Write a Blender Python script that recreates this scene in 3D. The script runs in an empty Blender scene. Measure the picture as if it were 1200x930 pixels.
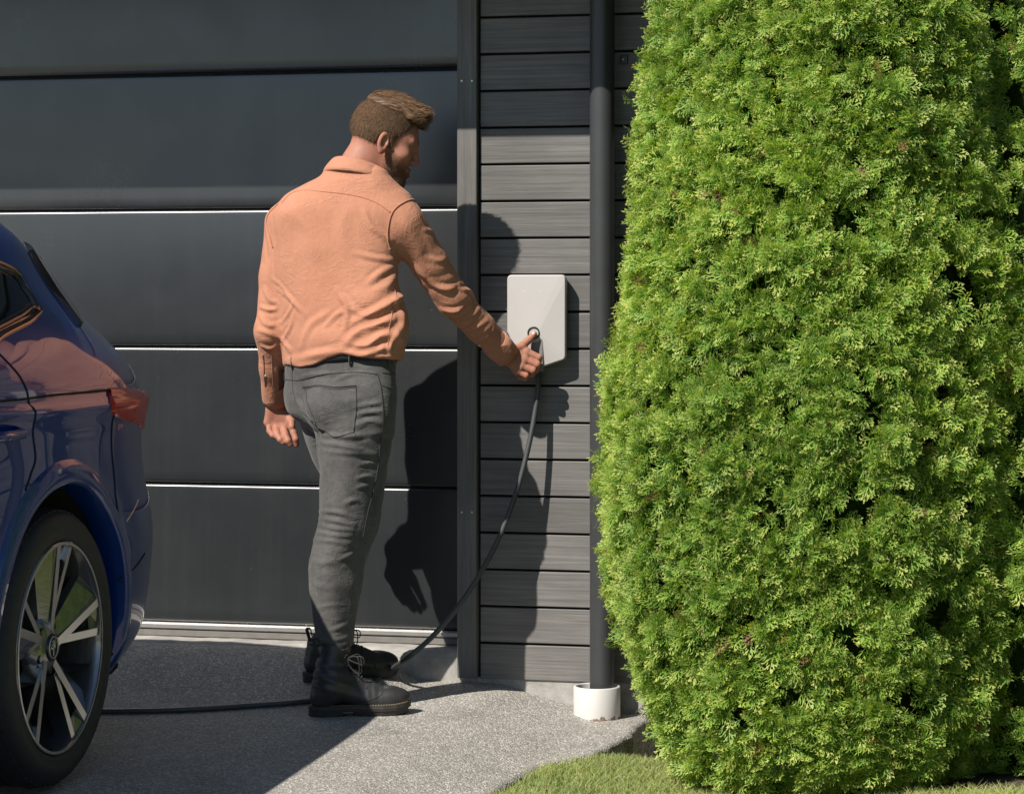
import bpy, bmesh, math, random
import numpy as np
from mathutils import Vector, Matrix, Euler

random.seed(7)
RNG = np.random.default_rng(7)
scene = bpy.context.scene
COL = scene.collection

# ------------------------------------------------------------------ camera
F_PX = 3000.0; IMG_W = 1200.0; CX = 600.0; CY = 350.0      # pixels of the 1200 x 930 photograph, horizon at row 350
TH = math.radians(13.5)
FWD = np.array([-math.sin(TH), math.cos(TH), 0.0])
RGT = np.array([math.cos(TH), math.sin(TH), 0.0])
UP = np.array([0.0, 0.0, 1.0])
CAM = -0.054 * RGT - 8.13 * FWD + np.array([0, 0, 1.22])
cam_data = bpy.data.cameras.new('camera')
cam = bpy.data.objects.new('camera', cam_data)
COL.objects.link(cam)
cam_data.sensor_width = 36.0
cam_data.lens = 36.0 * F_PX / IMG_W
cam_data.shift_y = -(465.0 - CY) / IMG_W
cam_data.clip_end = 3000.0
cam.location = CAM
cam.rotation_euler = (math.pi / 2, 0, TH)
scene.camera = cam

# ------------------------------------------------------------------ sky, sun, exposure
SUN = np.array([0.58, 1.0, -1.16]); SUN = SUN / np.linalg.norm(SUN)      # direction the light travels
world = bpy.data.worlds.new('World'); scene.world = world
world.use_nodes = True
wn = world.node_tree; wn.nodes.clear()
w_out = wn.nodes.new('ShaderNodeOutputWorld'); w_bg = wn.nodes.new('ShaderNodeBackground')
w_sky = wn.nodes.new('ShaderNodeTexSky')
w_sky.sky_type = 'NISHITA'; w_sky.sun_disc = False
w_sky.sun_elevation = math.asin(-SUN[2])
w_sky.sun_rotation = math.atan2(-SUN[0], -SUN[1])
w_sky.air_density = 1.0; w_sky.dust_density = 0.25; w_sky.ozone_density = 2.5
w_bg.inputs['Strength'].default_value = 0.066
wn.links.new(w_sky.outputs[0], w_bg.inputs[0]); wn.links.new(w_bg.outputs[0], w_out.inputs[0])
sun_data = bpy.data.lights.new('sun', 'SUN'); sun = bpy.data.objects.new('sun', sun_data); COL.objects.link(sun)
sun_data.energy = 4.9; sun_data.angle = math.radians(0.5); sun_data.color = (1.0, 0.94, 0.85)
sun.rotation_euler = Vector(SUN).to_track_quat('-Z', 'Y').to_euler()
sun.location = (-4, -8, 10)
scene.view_settings.view_transform = 'Standard'; scene.view_settings.look = 'None'
scene.view_settings.exposure = 0.56; scene.view_settings.gamma = 1.0
scene.view_settings.use_curve_mapping = False
scene.render.engine = 'CYCLES'
scene.cycles.max_bounces = 8
scene.cycles.use_denoising = True

# ------------------------------------------------------------------ helpers
def ray(px, py):
    return FWD + (px - CX) / F_PX * RGT + (CY - py) / F_PX * UP
def P(px, py, y):
    """point seen at pixel (px, py) that lies at distance y from the cladding face"""
    r = ray(px, py); t = (y - CAM[1]) / r[1]
    return CAM + r * t
def proj(V):
    V = np.asarray(V, float) - CAM
    d = V @ FWD
    return CX + F_PX * (V @ RGT) / d, CY - F_PX * V[..., 2] / d, d
def mpp(p):
    """metres per photograph pixel at a point"""
    return float((np.asarray(p) - CAM) @ FWD) / F_PX

def link(o, parent=None):
    COL.objects.link(o)
    if parent is not None: o.parent = parent
    return o
def new_mesh(name, verts, faces, mat=None, parent=None, smooth=False):
    me = bpy.data.meshes.new(name)
    verts = np.asarray(verts, dtype=np.float32)
    if isinstance(faces, np.ndarray):
        nf, k = faces.shape
        me.vertices.add(len(verts)); me.vertices.foreach_set('co', verts.ravel())
        me.loops.add(nf * k); me.loops.foreach_set('vertex_index', faces.astype(np.int32).ravel())
        me.polygons.add(nf)
        me.polygons.foreach_set('loop_start', np.arange(0, nf * k, k, dtype=np.int32))
        me.update(calc_edges=True); me.validate()
    else:
        me.from_pydata([tuple(map(float, v)) for v in verts], [], [tuple(map(int, f)) for f in faces]); me.update()
    if smooth: me.polygons.foreach_set('use_smooth', np.ones(len(me.polygons), dtype=bool))
    o = bpy.data.objects.new(name, me)
    if mat is not None: me.materials.append(mat)
    return link(o, parent)
def bm_obj(name, bm, mat=None, parent=None, smooth=False):
    me = bpy.data.meshes.new(name); bm.to_mesh(me); bm.free()
    if smooth: me.polygons.foreach_set('use_smooth', np.ones(len(me.polygons), dtype=bool))
    if mat is not None: me.materials.append(mat)
    o = bpy.data.objects.new(name, me)
    return link(o, parent)
def empty(name, loc=(0, 0, 0)):
    o = bpy.data.objects.new(name, None); COL.objects.link(o)
    o.empty_display_size = 0.1
    return o
def tag(o, label=None, cat=None, group=None, kind=None):
    if label: o['label'] = label
    if cat: o['category'] = cat
    if group: o['group'] = group
    if kind: o['kind'] = kind
    return o
def box_bm(x0, x1, y0, y1, z0, z1, bevel=0.0, seg=1):
    bm = bmesh.new()
    bmesh.ops.create_cube(bm, size=1.0)
    for v in bm.verts:
        v.co = Vector(((x0 + x1) / 2 + v.co.x * (x1 - x0), (y0 + y1) / 2 + v.co.y * (y1 - y0), (z0 + z1) / 2 + v.co.z * (z1 - z0)))
    if bevel > 0:
        bmesh.ops.bevel(bm, geom=list(bm.edges), offset=bevel, segments=seg, profile=0.5, affect='EDGES')
    return bm
def box(name, x0, x1, y0, y1, z0, z1, mat=None, parent=None, bevel=0.0, seg=1, smooth=False):
    return bm_obj(name, box_bm(x0, x1, y0, y1, z0, z1, bevel, seg), mat, parent, smooth)
def tube_data(pts, radii, n=10, cap=True, flat=None):
    """tube round a polyline; radii scalar or list; flat=(sx) squashes the second axis"""
    pts = np.asarray(pts, float); m = len(pts)
    radii = np.full(m, radii) if np.isscalar(radii) else np.asarray(radii, float)
    T = np.gradient(pts, axis=0); T /= np.linalg.norm(T, axis=1)[:, None] + 1e-12
    ref = np.array([0, 0, 1.0]) if abs(T[0, 2]) < 0.9 else np.array([1.0, 0, 0])
    N = np.zeros_like(pts); prev = ref
    for i in range(m):
        nn = prev - T[i] * (prev @ T[i]); nn /= np.linalg.norm(nn) + 1e-12
        N[i] = nn; prev = nn
    B = np.cross(T, N)
    a = np.linspace(0, 2 * math.pi, n, endpoint=False)
    s2 = 1.0 if flat is None else flat
    V = pts[:, None, :] + radii[:, None, None] * (np.cos(a)[None, :, None] * N[:, None, :] + s2 * np.sin(a)[None, :, None] * B[:, None, :])
    V = V.reshape(-1, 3); Fc = []
    for i in range(m - 1):
        for j in range(n):
            k = (j + 1) % n
            Fc.append((i * n + j, i * n + k, (i + 1) * n + k, (i + 1) * n + j))
    if cap:
        Fc.append(tuple(range(n - 1, -1, -1))); Fc.append(tuple(range((m - 1) * n, m * n)))
    return V, Fc
def tube(name, pts, radii, mat=None, parent=None, n=10, cap=True, flat=None):
    V, Fc = tube_data(pts, radii, n, cap, flat)
    return new_mesh(name, V, Fc, mat, parent, True)
def merge(parts):
    Vs, Fs, o = [], [], 0
    for V, Fc in parts:
        Vs.append(np.asarray(V, float)); Fs += [tuple(i + o for i in f) for f in Fc]; o += len(V)
    return np.concatenate(Vs), Fs
def lathe_data(profile, n=24, axis='z', center=(0, 0, 0)):
    """profile: list of (radius, height)"""
    a = np.linspace(0, 2 * math.pi, n, endpoint=False); V = []; Fc = []
    for r, h in profile:
        c, s = r * np.cos(a), r * np.sin(a); hh = np.full(n, h)
        V.append(np.stack([c, s, hh], 1) if axis == 'z' else np.stack([hh, c, s], 1))
    V = np.concatenate(V) + np.asarray(center)
    for i in range(len(profile) - 1):
        for j in range(n):
            k = (j + 1) % n
            Fc.append((i * n + j, i * n + k, (i + 1) * n + k, (i + 1) * n + j))
    return V, Fc
def spline(pts, n=40):
    """Catmull-Rom through pts"""
    pts = [np.asarray(p, float) for p in pts]
    pts = [2 * pts[0] - pts[1]] + pts + [2 * pts[-1] - pts[-2]]
    out = []; segs = len(pts) - 3; per = max(2, n // segs)
    for i in range(segs):
        p0, p1, p2, p3 = pts[i:i + 4]
        for t in np.linspace(0, 1, per, endpoint=False):
            out.append(0.5 * ((2 * p1) + (-p0 + p2) * t + (2 * p0 - 5 * p1 + 4 * p2 - p3) * t ** 2 + (-p0 + 3 * p1 - 3 * p2 + p3) * t ** 3))
    out.append(pts[-2]); return np.array(out)
def sstep(a, b, x):
    t = np.clip((x - a) / (b - a), 0, 1); return t * t * (3 - 2 * t)

# ------------------------------------------------------------------ materials
class M:
    def __init__(self, name):
        self.m = bpy.data.materials.new(name); self.m.use_nodes = True
        self.nt = self.m.node_tree; self.N = self.nt.nodes; self.L = self.nt.links
        self.b = self.N['Principled BSDF']; self.out = self.N['Material Output']
    def set(self, **k):
        for key, v in k.items():
            self.b.inputs[key.replace('_', ' ')].default_value = v
        return self
    def node(self, t, **k):
        n = self.N.new(t)
        for key, v in k.items():
            if hasattr(n, key): setattr(n, key, v)
            else: n.inputs[key.replace('_', ' ')].default_value = v
        return n
    def link(self, a, b): self.L.new(a, b)
    def coord(self, which='Object', scale=(1, 1, 1), rnd=False):
        tc = self.node('ShaderNodeTexCoord'); mp = self.node('ShaderNodeMapping')
        mp.inputs['Scale'].default_value = scale
        self.link(tc.outputs[which], mp.inputs['Vector'])
        if rnd:
            oi = self.node('ShaderNodeObjectInfo'); ml = self.node('ShaderNodeMath', operation='MULTIPLY'); ml.inputs[1].default_value = 37.0
            self.link(oi.outputs['Random'], ml.inputs[0]); cb = self.node('ShaderNodeCombineXYZ')
            for i in range(3): self.link(ml.outputs[0], cb.inputs[i])
            self.link(cb.outputs[0], mp.inputs['Location'])
        return mp.outputs[0]
    def noise(self, vec, scale=5, detail=4, rough=0.6, dist=0.0):
        n = self.node('ShaderNodeTexNoise'); n.inputs['Scale'].default_value = scale; n.inputs['Detail'].default_value = detail
        n.inputs['Roughness'].default_value = rough; n.inputs['Distortion'].default_value = dist
        self.link(vec, n.inputs['Vector']); return n.outputs['Fac']
    def voro(self, vec, scale=5, feature='F1', out='Distance', rand=1.0):
        n = self.node('ShaderNodeTexVoronoi'); n.feature = feature; n.inputs['Scale'].default_value = scale
        n.inputs['Randomness'].default_value = rand
        self.link(vec, n.inputs['Vector']); return n.outputs[out]
    def ramp(self, fac, stops, interp='LINEAR'):
        r = self.node('ShaderNodeValToRGB'); cr = r.color_ramp; cr.interpolation = interp
        while len(cr.elements) > 1: cr.elements.remove(cr.elements[-1])
        for i, (p, c) in enumerate(stops):
            e = cr.elements[0] if i == 0 else cr.elements.new(p)
            e.position = p; e.color = (c[0], c[1], c[2], 1) if not np.isscalar(c) else (c, c, c, 1)
        self.link(fac, r.inputs[0]); return r.outputs[0]
    def mix(self, fac, a, b, mode='MIX'):
        n = self.node('ShaderNodeMix'); n.data_type = 'RGBA'; n.blend_type = mode
        for sock, v in ((n.inputs[0], fac), (n.inputs[6], a), (n.inputs[7], b)):
            if hasattr(v, 'is_linked'): self.link(v, sock)
            elif np.isscalar(v): sock.default_value = v
            else: sock.default_value = (v[0], v[1], v[2], 1)
        return n.outputs[2]
    def math(self, op, a, b=0.0):
        n = self.node('ShaderNodeMath'); n.operation = op
        for s, v in ((n.inputs[0], a), (n.inputs[1], b)):
            if hasattr(v, 'is_linked'): self.link(v, s)
            else: s.default_value = v
        return n.outputs[0]
    def color(self, sock): self.link(sock, self.b.inputs['Base Color']); return self
    def rough(self, sock): self.link(sock, self.b.inputs['Roughness']); return self
    def bump(self, height, strength=0.3, dist=0.002):
        n = self.node('ShaderNodeBump'); n.inputs['Strength'].default_value = strength; n.inputs['Distance'].default_value = dist
        self.link(height, n.inputs['Height']); self.link(n.outputs[0], self.b.inputs['Normal']); return self
def plain(name, col, rough=0.5, metal=0.0, var=0.12, scale=30.0, bump=0.0, bscale=200.0, spec=0.5, **k):
    m = M(name); m.set(Roughness=rough, Metallic=metal); m.b.inputs['Specular IOR Level'].default_value = spec
    v = m.coord(); n = m.noise(v, scale, 4)
    m.color(m.ramp(n, [(0.3, [c * (1 - var) for c in col]), (0.7, [min(1, c * (1 + var)) for c in col])]))
    if bump > 0: m.bump(m.noise(v, bscale, 3), bump, 0.001)
    for key, val in k.items(): m.b.inputs[key.replace('_', ' ')].default_value = val
    return m.m

def mat_driveway():
    m = M('exposed_aggregate'); v = m.coord()
    big = m.noise(v, 1.3, 4); mid = m.noise(v, 9, 5)
    st = m.node('ShaderNodeTexVoronoi'); st.inputs['Scale'].default_value = 185; m.link(v, st.inputs['Vector'])
    sep = m.node('ShaderNodeSeparateColor'); m.link(st.outputs['Color'], sep.inputs[0])
    stone = m.ramp(sep.outputs[0], [(0.0, (0.23, 0.222, 0.21)), (0.35, (0.33, 0.318, 0.298)), (0.7, (0.41, 0.393, 0.367)), (0.88, (0.50, 0.475, 0.44)), (0.97, (0.70, 0.675, 0.63))], 'LINEAR')
    paste = m.ramp(st.outputs['Distance'], [(0.3, 1.0), (0.65, 0.72)])
    c = m.mix(1.0, stone, paste, 'MULTIPLY')
    tone = m.ramp(m.mix(0.5, big, mid), [(0.35, (0.82, 0.81, 0.8)), (0.65, (1.12, 1.1, 1.07))])
    c = m.mix(1.0, c, tone, 'MULTIPLY')
    stain = m.ramp(m.noise(v, 2.6, 6, 0.65), [(0.30, 0.72), (0.42, 1.0)])
    m.color(m.mix(1.0, c, stain, 'MULTIPLY'))
    m.rough(m.ramp(sep.outputs[1], [(0, 0.5), (1, 0.9)]))
    m.bump(m.ramp(st.outputs['Distance'], [(0.0, 1.0), (0.7, 0.0)]), 0.8, 0.003)
    return m.m
def mat_concrete():
    m = M('cast_concrete'); v = m.coord()
    c = m.ramp(m.noise(v, 14, 7, 0.65), [(0.3, (0.22, 0.21, 0.195)), (0.7, (0.40, 0.385, 0.36))])
    sp = m.ramp(m.voro(v, 130), [(0.0, 0.55), (0.22, 1.0)])
    m.color(m.mix(1.0, c, sp, 'MULTIPLY')); m.set(Roughness=0.9)
    m.bump(m.noise(v, 120, 4), 0.5, 0.003); return m.m
def mat_timber(name, rot=False):
    m = M(name)
    v = m.coord('Object', (55, 20, 1.2) if rot else (1.2, 20, 55), rnd=True)
    g = m.noise(v, 2.2, 7, 0.7, 0.6)
    v2 = m.coord('Object', (1, 1, 1), rnd=True)
    big = m.noise(v2, 3.0, 3)
    oi = m.node('ShaderNodeObjectInfo')
    c = m.ramp(g, [(0.25, (0.088, 0.083, 0.080)), (0.5, (0.146, 0.139, 0.133)), (0.72, (0.212, 0.202, 0.191))])
    c = m.mix(1.0, c, m.ramp(big, [(0.3, 0.82), (0.7, 1.12)]), 'MULTIPLY')
    c = m.mix(1.0, c, m.ramp(oi.outputs['Random'], [(0, 0.86), (1, 1.1)]), 'MULTIPLY')
    m.color(c); m.set(Roughness=0.55); m.b.inputs['Specular IOR Level'].default_value = 0.45
    m.bump(m.noise(v, 3.0, 6, 0.7, 0.4), 0.35, 0.0025)
    return m.m
def mat_door():
    m = M('anthracite_door_steel'); v = m.coord()
    n = m.noise(v, 1.5, 4)
    m.color(m.ramp(n, [(0.3, (0.020, 0.0225, 0.0245)), (0.7, (0.025, 0.028, 0.030))]))
    m.rough(m.ramp(m.noise(v, 4, 5), [(0.3, 0.26), (0.7, 0.34)])); m.set(Metallic=0.0)
    m.b.inputs['Specular IOR Level'].default_value = 1.0
    m.bump(m.noise(v, 900, 2), 0.05, 0.0005)
    sp = m.node('ShaderNodeTexVoronoi'); sp.inputs['Scale'].default_value = 34; m.link(v, sp.inputs['Vector']); se = m.node('ShaderNodeSeparateColor'); m.link(sp.outputs['Color'], se.inputs[0])
    dot = m.math('MULTIPLY', m.math('LESS_THAN', sp.outputs['Distance'], 0.035), m.math('GREATER_THAN', se.outputs[0], 0.78))
    vs = m.coord('Object', (30, 1, 0.8)); streak = m.ramp(m.noise(vs, 1.0, 5, 0.6), [(0.45, 0.0), (0.8, 0.5)])
    base = m.b.inputs['Base Color'].links[0].from_socket
    c = m.mix(m.math('MULTIPLY', streak, 0.07), base, (0.16, 0.155, 0.145)); c = m.mix(m.math('MULTIPLY', dot, 0.55), c, (0.4, 0.4, 0.38)); m.color(c)
    return m.m

MT = {}
MT['drive'] = mat_driveway(); MT['concrete'] = mat_concrete()
MT['plank'] = mat_timber('black_stained_timber'); MT['trim'] = mat_timber('black_stained_trim', True)
MT['door'] = mat_door()
MT['alu'] = plain('brushed_aluminium', (0.62, 0.61, 0.6), 0.38, 0.85, 0.05)
MT['rubber'] = plain('black_rubber', (0.018, 0.018, 0.018), 0.75, 0, 0.2, 60, 0.2)
MT['void'] = plain('black_membrane', (0.008, 0.008, 0.009), 0.9)
MT['pipe'] = plain('anthracite_pipe', (0.040, 0.042, 0.044), 0.40, 0, 0.08, 8, 0.03)
MT['white_plastic'] = plain('white_plastic_collar', (0.74, 0.73, 0.70), 0.45, 0, 0.05, 18)
MT['soil'] = plain('dark_soil', (0.055, 0.04, 0.028), 0.95, 0, 0.5, 60, 0.9, 80)
MT['turf'] = plain('turf_soil', (0.10, 0.11, 0.04), 0.95, 0, 0.35, 40, 0.5, 90)
MT['roof'] = plain('dark_roof', (0.05, 0.05, 0.052), 0.7, 0, 0.2)
# ------------------------------------------------------------------ ground, driveway, lawn base
def gz(x, y):
    """height of the driveway surface"""
    x = np.asarray(x, float); y = np.asarray(y, float)
    z = -0.02 - 0.026 * np.maximum(0, -y - 0.5) * np.exp(-np.maximum(0, -y - 0.5) / 40)
    ramp = 0.108 * sstep(-0.55, 0.02, y) * (1 - sstep(-0.62, -0.26, x))
    lift = 0.018 * sstep(-0.5, 0.0, y) * (1 - sstep(-0.2, 0.1, x))
    dip = -0.20 * np.clip(x + 0.08, 0, 0.32)
    return z + np.maximum(ramp, lift) + dip
def ground_hit(px, py, fn=None, dz=0.0):
    """where the ray of a photograph pixel meets the ground"""
    fn = fn or gz; r = ray(px, py); t = np.linspace(4.0, 9.5, 1600); Q = CAM + r * t[:, None]
    h = Q[:, 2] - fn(Q[:, 0], Q[:, 1]) - dz; i = int(np.argmax(h < 0)); i = max(i, 1)
    u = h[i - 1] / (h[i - 1] - h[i]); return Q[i - 1] + (Q[i] - Q[i - 1]) * u
ED = [(0.42, 0.06), (0.41, -0.05)] + [tuple(ground_hit(px, py)[:2]) for px, py in ((748, 848), (738, 861), (715, 873), (690, 884), (660, 890), (632, 898), (603, 913), (575, 930), (545, 952), (510, 985))] 
ED += [(ED[-1][0] - 0.06, ED[-1][1] - 0.5), (ED[-1][0] - 0.08, -3.2), (ED[-1][0] - 0.08, -12.0)]
ED_Y = np.array([p[1] for p in ED])[::-1]; ED_X = np.array([p[0] for p in ED])[::-1]
def edge_x(y): return np.interp(y, ED_Y, ED_X)
def lz(x, y):
    """height of the lawn: level with the slab on the left, a step down by the shrub"""
    x = np.asarray(x, float); y = np.asarray(y, float)
    xe = edge_x(y)
    flush = gz(xe, y) - 0.012
    far = -0.125 - 0.026 * np.maximum(0, -y - 0.8) * np.exp(-np.maximum(0, -y - 0.8) / 40) + 0.05 * sstep(0.95, 1.6, x)
    k = sstep(-0.72, -0.45, y)                           # by the wall the soil lies deeper
    low = far * (1 - k) + (-0.21) * k
    w = sstep(0.0, 0.35, x - xe)
    w = np.maximum(w, k)
    return flush * (1 - w) + low * w

def build_ground():
    ys = np.concatenate([np.linspace(0.30, -2.6, 110), np.linspace(-2.8, -12, 24)])
    ts = np.concatenate([np.linspace(0, 1, 30, endpoint=False) ** 1 * 0.80, np.linspace(0.80, 1, 60)])
    V = []
    for y in ys:
        xr = float(edge_x(y)); xl = -6.0
        xs = xl + (xr - xl) * ts
        jit = 0.004 * np.sin(y * 61) + 0.003 * np.sin(y * 143 + 1)
        xs[-1] += jit
        V.append(np.stack([xs, np.full_like(xs, y), gz(xs, np.full_like(xs, y))], 1))
    V = np.array(V); nr, nc = V.shape[:2]
    top = V.reshape(-1, 3)
    Fc = [(i * nc + j, i * nc + j + 1, (i + 1) * nc + j + 1, (i + 1) * nc + j) for i in range(nr - 1) for j in range(nc - 1)]
    Fc = [f[::-1] for f in Fc]
    # broken edge of the slab
    off = len(top); e1 = V[:, -1].copy(); e1[:, 2] -= 0.012; e1[:, 0] += 0.004
    e2 = e1.copy(); e2[:, 2] -= 0.25; e2[:, 0] -= 0.01
    allv = np.concatenate([top, e1, e2])
    for i in range(nr - 1):
        a, b = i * nc + nc - 1, (i + 1) * nc + nc - 1
        Fc.append((a, b, off + i + 1, off + i)); Fc.append((off + i, off + i + 1, off + nr + i + 1, off + nr + i))
    d = new_mesh('driveway', allv, Fc, MT['drive'], None, True)
    tag(d, 'grey exposed aggregate driveway in front of the garage', None, kind='structure')
    # the lawn as a sheet from the slab outward
    xs = np.concatenate([np.linspace(-0.4, 2.4, 70), np.linspace(2.6, 9, 14)]); ys = np.concatenate([np.linspace(0.3, -2.6, 70), np.linspace(-2.8, -12, 20)])
    X, Y = np.meshgrid(xs, ys)
    Z = lz(X, Y) - 0.012
    Vv = np.stack([X, Y, Z], -1).reshape(-1, 3); nc = len(xs)
    Fq = np.array([(i * nc + j, (i + 1) * nc + j, (i + 1) * nc + j + 1, i * nc + j + 1) for i in range(len(ys) - 1) for j in range(nc - 1)])
    l = new_mesh('lawn', Vv, Fq, MT['turf'], None, True); tag(l, 'soil under the lawn beside the driveway', None, kind='structure')
    g = new_mesh('ground', [(-900, -900, -0.62), (900, -900, -0.62), (900, 900, -0.62), (-900, 900, -0.62)], [(0, 1, 2, 3)], MT['turf'])
    tag(g, 'open ground round the house', None, kind='structure')
build_ground()

# ------------------------------------------------------------------ the garage building
DOOR_Y = 0.125
TRIM_X0, TRIM_X1 = P(535.5, 500, -0.022)[0], P(558.5, 500, -0.022)[0]
def build_garage():
    G = empty('garage_building')
    tag(G, 'dark garage with black timber cladding and a wide anthracite sectional door', 'garage')
    # cladding boards
    x0, x1 = P(563, 500, 0)[0], 3.4
    zb = 1.22 + (350 - 797) * mpp(P(600, 797, 0)); pitch = 43.25 * mpp(P(625, 400, 0))
    bm = box_bm(0, x1 - x0, 0, 0.021, 0, pitch - 0.0075, 0.0022, 2)
    me = bpy.data.meshes.new('plank'); bm.to_mesh(me); bm.free(); me.materials.append(MT['plank'])
    for i in range(20):
        o = bpy.data.objects.new('plank', me); link(o, G)
        o.location = (x0, random.uniform(-0.0012, 0.0012), zb + i * pitch + 0.004)
        o.rotation_euler = (random.uniform(-0.006, 0.006), 0, 0)
    ztop = zb + 20 * pitch
    box('wall_core', TRIM_X0 + 0.012, 3.42, 0.0225, 0.20, -0.30, 2.62, MT['void'], G)
    box('plinth', TRIM_X0 + 0.02, 3.41, 0.006, 0.0215, -0.30, zb + 0.006, MT['concrete'], G, 0.002)
    box('corner_trim', TRIM_X0, TRIM_X1, -0.022, 0.0215, zb + 0.006, 2.45, MT['trim'], G, 0.003, 2)
    box('reveal_trim', TRIM_X0 - 0.004, TRIM_X0 + 0.011, 0.0225, DOOR_Y + 0.03, 0.105, 2.30, MT['trim'], G, 0.002)
    screws = []
    for (sx, sy) in ((541, 95), (553, 95), (541, 600), (553, 600)):
        p = P(sx, sy, -0.022); screws.append(p)
        b2 = bmesh.new(); bmesh.ops.create_cone(b2, cap_ends=True, segments=10, radius1=0.0035, radius2=0.003, depth=0.002, matrix=Matrix.Translation(p) @ Matrix.Rotation(math.pi / 2, 4, 'X'))
        bm_obj('screw_head', b2, MT['alu'], G)
    # little bracket on the cladding by the downpipe
    p = P(731, 70, -0.003)
    br = box('wall_bracket', p[0] - 0.013, p[0] + 0.013, -0.008, -0.0015, p[2] - 0.014, p[2] + 0.014, MT['pipe'], G, 0.002)
    b2 = bmesh.new(); bmesh.ops.create_uvsphere(b2, u_segments=10, v_segments=6, radius=0.0045, matrix=Matrix.Translation((p[0], -0.009, p[2])))
    bm_obj('screw_head', b2, MT['alu'], br, True)
    # sectional door
    D = bpy.data.objects.new('garage_door', None); link(D, G)
    rows = [742 - 2, 572.3, 408, 243.5, 80.5]
    zs = [1.22 + (350 - r) * mpp(P(528, r, DOOR_Y)) for r in rows]
    zs.append(zs[-1] + (zs[-1] - zs[-2]))
    xl, xr = -5.2, TRIM_X0 + 0.03
    for i in range(5):
        z0, z1 = zs[i] + 0.0045, zs[i + 1] - 0.001
        prof = []                                             # (y, z) up the face of one panel, tucked at the bottom, rolled at the top
        prof += [(0.030, z0), (0.010, z0), (0.0035, z0 + 0.002), (0.0012, z0 + 0.006)]
        hh = z1 - z0
        for t in np.linspace(0.03, 0.955, 16): prof.append((-0.0035 * (4 * t * (1 - t)) ** 0.5 * 0.7 , z0 + hh * t))
        R = 0.010; yc = R - 0.0008
        for a in np.linspace(0.05, math.pi / 2, 8): prof.append((yc - R * math.cos(a), z1 - R + R * math.sin(a)))
        prof.append((0.030, z1))
        n = len(prof); V = []
        for x in (xl, xr):
            for (y, z) in prof: V.append((x, DOOR_Y + y, z))
        Fc = [(j, n + j, n + j + 1, j + 1) for j in range(n - 1)] + [(n - 1, 2 * n - 1, n, 0)]
        o = new_mesh('door_panel', V, Fc, MT['door'], D, True)
    box('door_core', xl, xr, DOOR_Y + 0.012, DOOR_Y + 0.05, 0.12, zs[-1], MT['void'], D)
    zsill = zs[0]
    # aluminium bottom rail, rubber seal
    prof = [(0.0, zsill + 0.003), (-0.004, zsill + 0.003), (-0.012, zsill - 0.003), (-0.012, zsill - 0.014), (-0.004, zsill - 0.0185), (0.03, zsill - 0.0185), (0.03, zsill + 0.003)]
    V = [(x, DOOR_Y + y, z) for x in (xl, xr) for (y, z) in prof]; n = len(prof)
    new_mesh('bottom_rail', V, [(j, n + j, n + (j + 1) % n, (j + 1) % n) for j in range(n)], MT['alu'], D)
    box('rubber_seal', xl, xr, DOOR_Y - 0.006, DOOR_Y + 0.03, zsill - 0.043, zsill - 0.0195, plain('grey_seal', (0.16, 0.15, 0.14), 0.6), D, 0.003)
    # concrete sill with a rounded nose
    zt = zsill - 0.044; prof = [(0.25, zt), (0.04, zt), (0.02, zt - 0.003), (0.004, zt - 0.011), (-0.004, zt - 0.024), (-0.006, zt - 0.05), (-0.006, -0.2), (0.25, -0.2)]
    xr2 = TRIM_X0 + 0.06; xs = np.linspace(-5.2, xr2, 120); V = []; n = len(prof)
    for x in xs:
        w = 0.0025 * math.sin(x * 23) + 0.002 * math.sin(x * 57 + 2)
        for k, (y, z) in enumerate(prof): V.append((x, y + (w if 2 <= k <= 6 else 0), z + (w * 0.6 if 1 <= k <= 4 else 0)))
    Fc = [(i * n + j, (i + 1) * n + j, (i + 1) * n + (j + 1) % n, i * n + (j + 1) % n) for i in range(len(xs) - 1) for j in range(n)]
    Fc += [tuple(range(n)), tuple(range((len(xs) - 1) * n + n - 1, (len(xs) - 1) * n - 1, -1))]
    new_mesh('concrete_sill', V, Fc, MT['concrete'], G, False)
    # lintel, eave and roof edge above the frame
    box('lintel', -5.2, TRIM_X0, 0.06, 0.30, zs[-1] - 0.005, 2.62, MT['trim'], G, 0.003)
    box('side_wall', -5.6, -5.2, 0.0, 0.30, -0.3, 2.62, MT['plank'], G)
    EV = 0.52; zs_ = 1.767 + EV * (-SUN[2] / SUN[1])
    R = bpy.data.objects.new('eave', None); link(R, G)
    box('soffit', -6.2, 4.0, -EV, 1.2, zs_, zs_ + 0.02, MT['trim'], R)
    box('fascia', -6.2, 4.0, -EV - 0.024, -EV - 0.0005, zs_ - 0.006, zs_ + 0.2, MT['trim'], R)
    bm = box_bm(-6.2, 4.0, -EV - 0.03, 1.4, zs_ + 0.21, zs_ + 0.26)
    for v in bm.verts: v.co.z += (v.co.y + EV) * 0.12
    bm_obj('roof_slab', bm, MT['roof'], R)
    return G, zb, pitch, zs_, EV
G, ZB, PITCH, Z_EAVE, EAVE = build_garage()

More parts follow.
